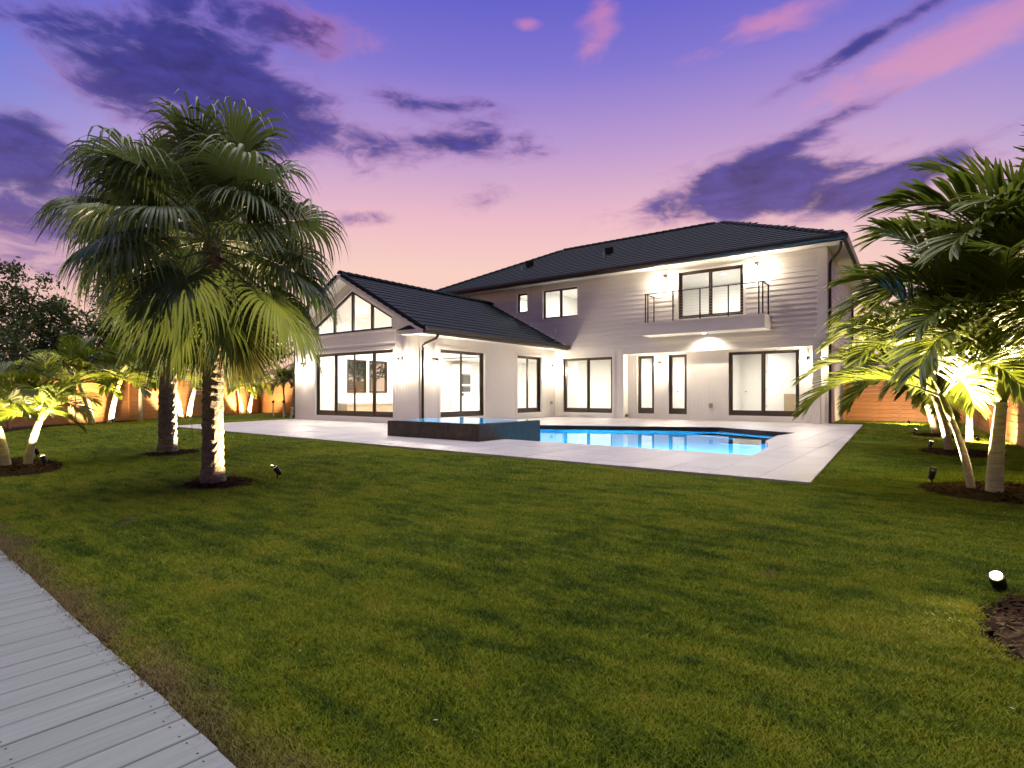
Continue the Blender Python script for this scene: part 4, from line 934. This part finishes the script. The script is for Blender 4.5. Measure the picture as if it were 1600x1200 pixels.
# ------------------------------------------------------------------ landscape spotlights
def spotlight(loc, aim, e, lab, lens=True, size=70):
    z = lawn_z(loc[0], loc[1])+.0; t = thing('landscape_spotlight', lab, 'spotlight', (loc[0], loc[1], z), 0, 'garden spotlights')
    d = (Vector(aim)-Vector((loc[0], loc[1], z+.14))).normalized(); c = Vector((0, 0, .14))
    MB().tube([(0, 0, -.08), (0, 0, .10)], .010, 6).obj('stake', 'black', t); MB().tube([c-d*.07, c-d*.05, c+d*.055], [.018, .034, .038], 12).obj('head', 'black', t)
    MB().tube([c+d*.056, c+d*.072, c+d*.072+Vector((0, 0, .012))], [.040, .041, .042], 12, cap=False).obj('hood', 'black', t)
    MB().tube([c+d*.0565, c+d*.06], .033, 12).obj('lens', 'lens', t)
    light('spot_lamp', 'SPOT', tuple(c+d*.085), e*9, (1, .74, .40), t, aim=d, spot_size=R(size), spot_blend=.45, shadow_soft_size=.03)
spotlight((-7.08, 4.18), (-7.5, 3.55, 1.1), 75, 'glowing spotlight in the ring of the near fan palm', size=130)
spotlight((-11.75, 5.42), (-11.69, 4.7, 1.1), 150, 'dark spotlight in the ring of the rear fan palm', size=130)
spotlight((-24.1, 7.75), (-24.9, 7.5, 1.5), 110, 'white spotlight at the foot of the leaning palm pair by the left fence', size=150)
spotlight((-11.5, 2.75), (-12.1, 2.5, 1.2), 60, 'front spotlight in the left edge bed', size=90)
spotlight((-13.2, 3.05), (-12.6, 2.3, 1.4), 60, 'rear spotlight in the left edge bed', size=90)
spotlight((-26.3, 11.3), (-27.2, 11.6, 1.5), 130, 'spotlight under the glowing palm pair', size=150)
spotlight((-29.2, 15.6), (-30.0, 16.1, 1.4), 130, 'small spotlight by the far palm pair', size=150)
spotlight((-.02, 8.5), (.35, 8.2, 2.1), 110, 'dark spotlight in the nearest right bed', size=125)
spotlight((-.06, 13.4), (.3, 13.6, 1.5), 45, 'dark spotlight in the middle right bed', size=125)
spotlight((-.40, 17.9), (.15, 18.6, 1.4), 60, 'tiny glaring spotlight in the farthest right bed', size=125)
spotlight((1.0, 9.6), (.7, 8.5, 1.9), 120, 'spotlight behind the nearest right palms', size=125)
spotlight((-.7, 23.6), (-1.1, 26, .9), 50, 'spotlight washing the fence beside the house right wall', size=140)
spotlight((.75, 15.6), (1.3, 17.2, .8), 55, 'spotlight washing the right fence behind the middle bed', size=140)
def near_spot():
    loc = (.29, 4.26); z = lawn_z(*loc); t = thing('landscape_spotlight', 'glaring spotlight facing the camera at the right mulch edge', 'spotlight', (*loc, z), 0, 'garden spotlights')
    d = Vector((-.18, -.50, .62)).normalized(); c = Vector((0, 0, .085))
    MB().tube([(0, 0, -.06), (0, 0, .06)], .010, 6).obj('stake', 'black', t); MB().tube([c-d*.09, c-d*.06, c+d*.03], [.02, .036, .038], 14).obj('head', 'black', t); MB().tube([c+d*.031, c+d*.036], .029, 14).obj('lens', 'lens', t)
    light('spot_lamp', 'SPOT', tuple(c+d*.06), 110, (1, .74, .40), t, aim=d, spot_size=R(150), spot_blend=.8, shadow_soft_size=.03)
near_spot()
# ------------------------------------------------------------------ background trees
def crown_mesh(seed, rx, ry, rz, ncl, per, leaf):
    rg = np.random.default_rng(seed); m_ = MB(); cs = []
    for i in range(ncl):
        d = rg.normal(size=3); d /= np.linalg.norm(d); r_ = rg.uniform(.35, 1.0)**.6; cs.append((d*r_*np.array([rx, ry, rz]), rg.uniform(.35, .75)))
    for c, cr in cs:
        P = c+rg.normal(size=(per, 3))*cr*np.array([.55, .55, .38])
        for p in P:
            a = rg.normal(size=3); a /= np.linalg.norm(a); b = np.cross(a, rg.normal(size=3)); b /= np.linalg.norm(b); l = leaf*rg.uniform(.6, 1.3)
            m_.quad(p-a*l, p+b*l*.45, p+a*l, p-b*l*.45)
    return m_.mesh('crown', 'tree'), cs
CR = [crown_mesh(s, rx, ry, rz, nc, pr, lf) for s, rx, ry, rz, nc, pr, lf in ((1, 3.2, 3.2, 2.3, 70, 95, .13), (2, 2.7, 2.9, 2.6, 60, 100, .12), (3, 2.4, 2.4, 2.0, 26, 60, .12))]
def tree(loc, h, var, lab, scale=1.0, rot=0):
    t = thing('broadleaf_tree', lab, 'tree', (*loc, -.1), rot, 'trees beyond the fences'); me, cs = CR[var]
    m_ = MB(); m_.tube([(0, 0, 0), (.1, .05, h*.3), (-.05, .1, h*.6), (0, 0, h)], [.22, .18, .13, .06], 9)
    for c, _ in cs[::3]:
        c = Vector(c)*scale+Vector((0, 0, h)); b = Vector((0, 0, h*random.uniform(.45, .8))); mid = b.lerp(c, .5)+Vector((0, 0, .15)); m_.tube([b, mid, c], [.07, .04, .012], 5)
    m_.obj('trunk', 'bark', t); o = link('crown', me, t, (0, 0, h)); o.scale = (scale,)*3
tree((-36, 2.6), 7.6, 2, 'sparse tall tree with open branches at the left edge', 1.15, 1)
tree((-33, 2.6), 4.2, 0, 'dense dark tree at the left edge below the sparse one', 1.0, 2)
tree((-36.5, 7.5), 4.8, 1, 'dark rounded tree behind the left fence near the left edge', 1.0, .4)
tree((-34.5, 10.5), 4.0, 0, 'broad green tree behind the left fence at the fan palm', 1.0, 1.4)
tree((-38, 14.5), 4.6, 1, 'tree behind the fan palm crowns', 1.0, 2.4)
tree((-39, 20), 4.4, 0, 'tree behind the fence corner', 1.0, 3.1)
tree((-32, 25), 4.2, 1, 'tree behind the dim fence beside the gable', 1.0, 4)
tree((-31, 5.0), 2.9, 0, 'low leafy tree just behind the left fence', .75, 5)
tree((3.5, 46), 2.6, 0, 'distant low tree right of the house', .9, 1)
tree((-1, 50), 2.4, 1, 'distant low tree beside the house right wall', .8, 2)
tree((5.2, 27), 3.0, 1, 'tree behind the right fence hidden among palm fronds', .9, 3)
tree((4.2, 20), 2.9, 0, 'leafy tree behind the right fence at the frame edge', .8, 4)
# neighbouring roof beyond the left fence
t = thing('neighbour_house', 'dark blue neighbouring roof peeking over the left fence', 'house', (-34.5, 8.5, -.1), .5)
MB().box(-3, -2, 0, 3, 2, 2.0).obj('wall', 'bluewall', t); MB().hull([(-3.4, -2.4, 2.0), (3.4, -2.4, 2.0), (3.4, 2.4, 2.0), (-3.4, 2.4, 2.0)], [(-2, -.05, 2.9), (2, -.05, 2.9), (2, .05, 2.9), (-2, .05, 2.9)]).obj('roof', 'slate', t)
# ------------------------------------------------------------------ small things
for i, (x, y, lab) in enumerate(((-24.55, 14.3, 'left one of two cream slatted stands by the deck end'), (-24.1, 14.55, 'right one of two cream slatted stands by the deck end'))):
    t = thing('slatted_stand', lab, 'stand', (x, y, -.055), R(-25))
    for j in range(3): MB().box(-.16+j*.11, -.03, .0, -.16+j*.11+.098, .0, .68).obj('slat', 'cream', t)
    MB().box(-.17, -.06, .682, .17, .03, .80).obj('cap', 'bark', t); MB().box(-.15, .001, .1, .15, .05, .2).obj('rail', 'cream', t)
t = thing('folding_stool', 'white folding step stool beside the slatted stands', 'stool', (-23.2, 14.5, -.055), R(-25))
for x in (-.22, .2):
    for y in (-.14, .16): MB().tube([(x, y, 0), (x*.9, y*.4, .46)], .02, 6).obj('leg', 'plastic', t)
MB().box(-.25, -.12, .462, .23, .12, .5).obj('seat', 'plastic', t); MB().box(-.2, -.1, .2, .18, .08, .23).obj('step', 'plastic', t)
t = thing('marker_flag', 'small white marker flag standing in the lawn by the deck corner', 'flag', (-16.3, 7.1, -.06))
MB().tube([(.04, 0, 0), (0, 0, .42)], .006, 5).obj('stem', 'black', t); MB().box(-.13, -.002, .36, .0, .002, .46).obj('flag', 'plastic', t)
MB_ = MB().tube([(-3.2, 31.9, 4.6), (4, 34, 4.55), (14, 38, 4.9)], .014, 5).obj('overhead_wire', 'black'); tag(MB_, 'thin overhead wire crossing the sky right of the house', 'wire')
# ------------------------------------------------------------------ leaf litter
def build_litter():
    rg = random.Random(9); m_ = MB()
    for i in range(45):
        d = rg.uniform(1.9, 9); a = rg.uniform(-.9, .9); c, s = math.cos(TH), math.sin(TH); X, Y = a*d*c-d*s, a*d*s+d*c
        if Y > 7.2 or in_bed(X, Y, .1) or (X < 0 and Y < 1.2): continue
        z = lawn_z(X, Y)+rg.uniform(.018, .034); an = rg.random()*6.283; l = rg.uniform(.006, .015); w = rg.uniform(.0015, .004); D = Vector((math.cos(an), math.sin(an), rg.uniform(-.3, .3)))*l; S_ = Vector((-math.sin(an), math.cos(an), rg.uniform(-.6, .6)))*w; p = Vector((X, Y, z))
        m_.quad(p-D, p+S_, p+D, p-S_)
    tag(m_.obj('leaf_litter', 'cream', fix=False), 'tiny pale dry leaf scraps scattered over the lawn', 'litter', kind='stuff')
build_litter()
# ------------------------------------------------------------------ grass
def build_grass():
    col = bpy.data.collections.new('grass_tufts'); rg = random.Random(5)
    for v in range(5):
        m_ = MB()
        for i in range(34):
            a = rg.random()*6.283; r_ = math.sqrt(rg.random())*.055; x, y = r_*math.cos(a), r_*math.sin(a); h = rg.uniform(.016, .040); w = rg.uniform(.0013, .0026); b = rg.random()*6.283
            bx, by = math.cos(b), math.sin(b); le = rg.uniform(.3, 1.1)*h; px, py = -by*w, bx*w
            m_.quad((x-px, y-py, -.004), (x+px, y+py, -.004), (x+bx*le*.4+px*.8, y+by*le*.4+py*.8, h*.65), (x+bx*le*.4-px*.8, y+by*le*.4-py*.8, h*.65))
            m_.quad((x+bx*le*.4-px*.8, y+by*le*.4-py*.8, h*.65), (x+bx*le*.4+px*.8, y+by*le*.4+py*.8, h*.65), (x+bx*le, y+by*le, h))
        col.objects.link(bpy.data.objects.new('tuft', m_.mesh('tuft', 'blade')))
    c, s = math.cos(TH), math.sin(TH)
    P, S, A = [], [], []
    deckm = [(-20.05, 7.99), (-1.15, 7.38), (-1.9, 22.7), (-21.6, 22.7), (-21.6, 13.4)]
    def scatter(n, d0, d1, sc):
        # even density over the ground between two distances in front of the place one looks from, a little wider than the view
        k_ = 0
        while k_ < n:
            d = math.sqrt(rg.uniform(d0*d0, d1*d1)); a = rg.uniform(-1.02, 1.02); X, Y = a*d*c-d*s, a*d*s+d*c; k_ += 1
            bx_ = (X+1.81)*math.cos(-BW_A)-(Y-.92)*math.sin(-BW_A); by_ = (X+1.81)*math.sin(-BW_A)+(Y-.92)*math.cos(-BW_A)
            if by_ < .012 or inside((X, Y), deckm) or in_bed(X, Y, -.03) or in_strip(X, Y): continue
            if X > 1.6 or Y > 28: continue
            P.append((X, Y, lawn_z(X, Y))); S.append(sc*rg.uniform(.7, 1.35)); A.append(rg.random()*6.283)
    scatter(26000, 1.2, 3.6, .85); scatter(46000, 3.6, 7.0, 1.05); scatter(52000, 7.0, 13, 1.5); scatter(26000, 13, 24, 2.3)
    me = bpy.data.meshes.new('grass'); me.from_pydata(P, [], [])
    at = me.attributes.new('tscale', 'FLOAT', 'POINT'); at.data.foreach_set('value', S); at = me.attributes.new('trot', 'FLOAT', 'POINT'); at.data.foreach_set('value', A)
    me.materials.append(MT['blade'])
    o = link('grass', me); tag(o, 'short green grass blades covering the lawn', 'grass', kind='stuff')
    ng = bpy.data.node_groups.new('grass_scatter', 'GeometryNodeTree'); ng.interface.new_socket('Geometry', in_out='INPUT', socket_type='NodeSocketGeometry'); ng.interface.new_socket('Geometry', in_out='OUTPUT', socket_type='NodeSocketGeometry')
    N = ng.nodes; L = ng.links; gi = N.new('NodeGroupInput'); go = N.new('NodeGroupOutput'); ip = N.new('GeometryNodeInstanceOnPoints'); ci = N.new('GeometryNodeCollectionInfo')
    ci.inputs[0].default_value = col; ci.inputs[1].default_value = True; ci.inputs[2].default_value = True; ip.inputs['Pick Instance'].default_value = True
    def attr(nm): a = N.new('GeometryNodeInputNamedAttribute'); a.data_type = 'FLOAT'; a.inputs[0].default_value = nm; return a.outputs[0]
    cx = N.new('ShaderNodeCombineXYZ'); L.new(attr('trot'), cx.inputs[2]); cs_ = N.new('ShaderNodeCombineXYZ'); sa = attr('tscale')
    L.new(sa, cs_.inputs[0]); L.new(sa, cs_.inputs[1]); mm = N.new('ShaderNodeMath'); mm.operation = 'POWER'; mm.inputs[1].default_value = .55; L.new(sa, mm.inputs[0]); L.new(mm.outputs[0], cs_.inputs[2])
    L.new(gi.outputs[0], ip.inputs['Points']); L.new(ci.outputs[0], ip.inputs['Instance']); L.new(cx.outputs[0], ip.inputs['Rotation']); L.new(cs_.outputs[0], ip.inputs['Scale']); L.new(ip.outputs[0], go.inputs[0])
    md = o.modifiers.new('scatter', 'NODES'); md.node_group = ng
build_grass()
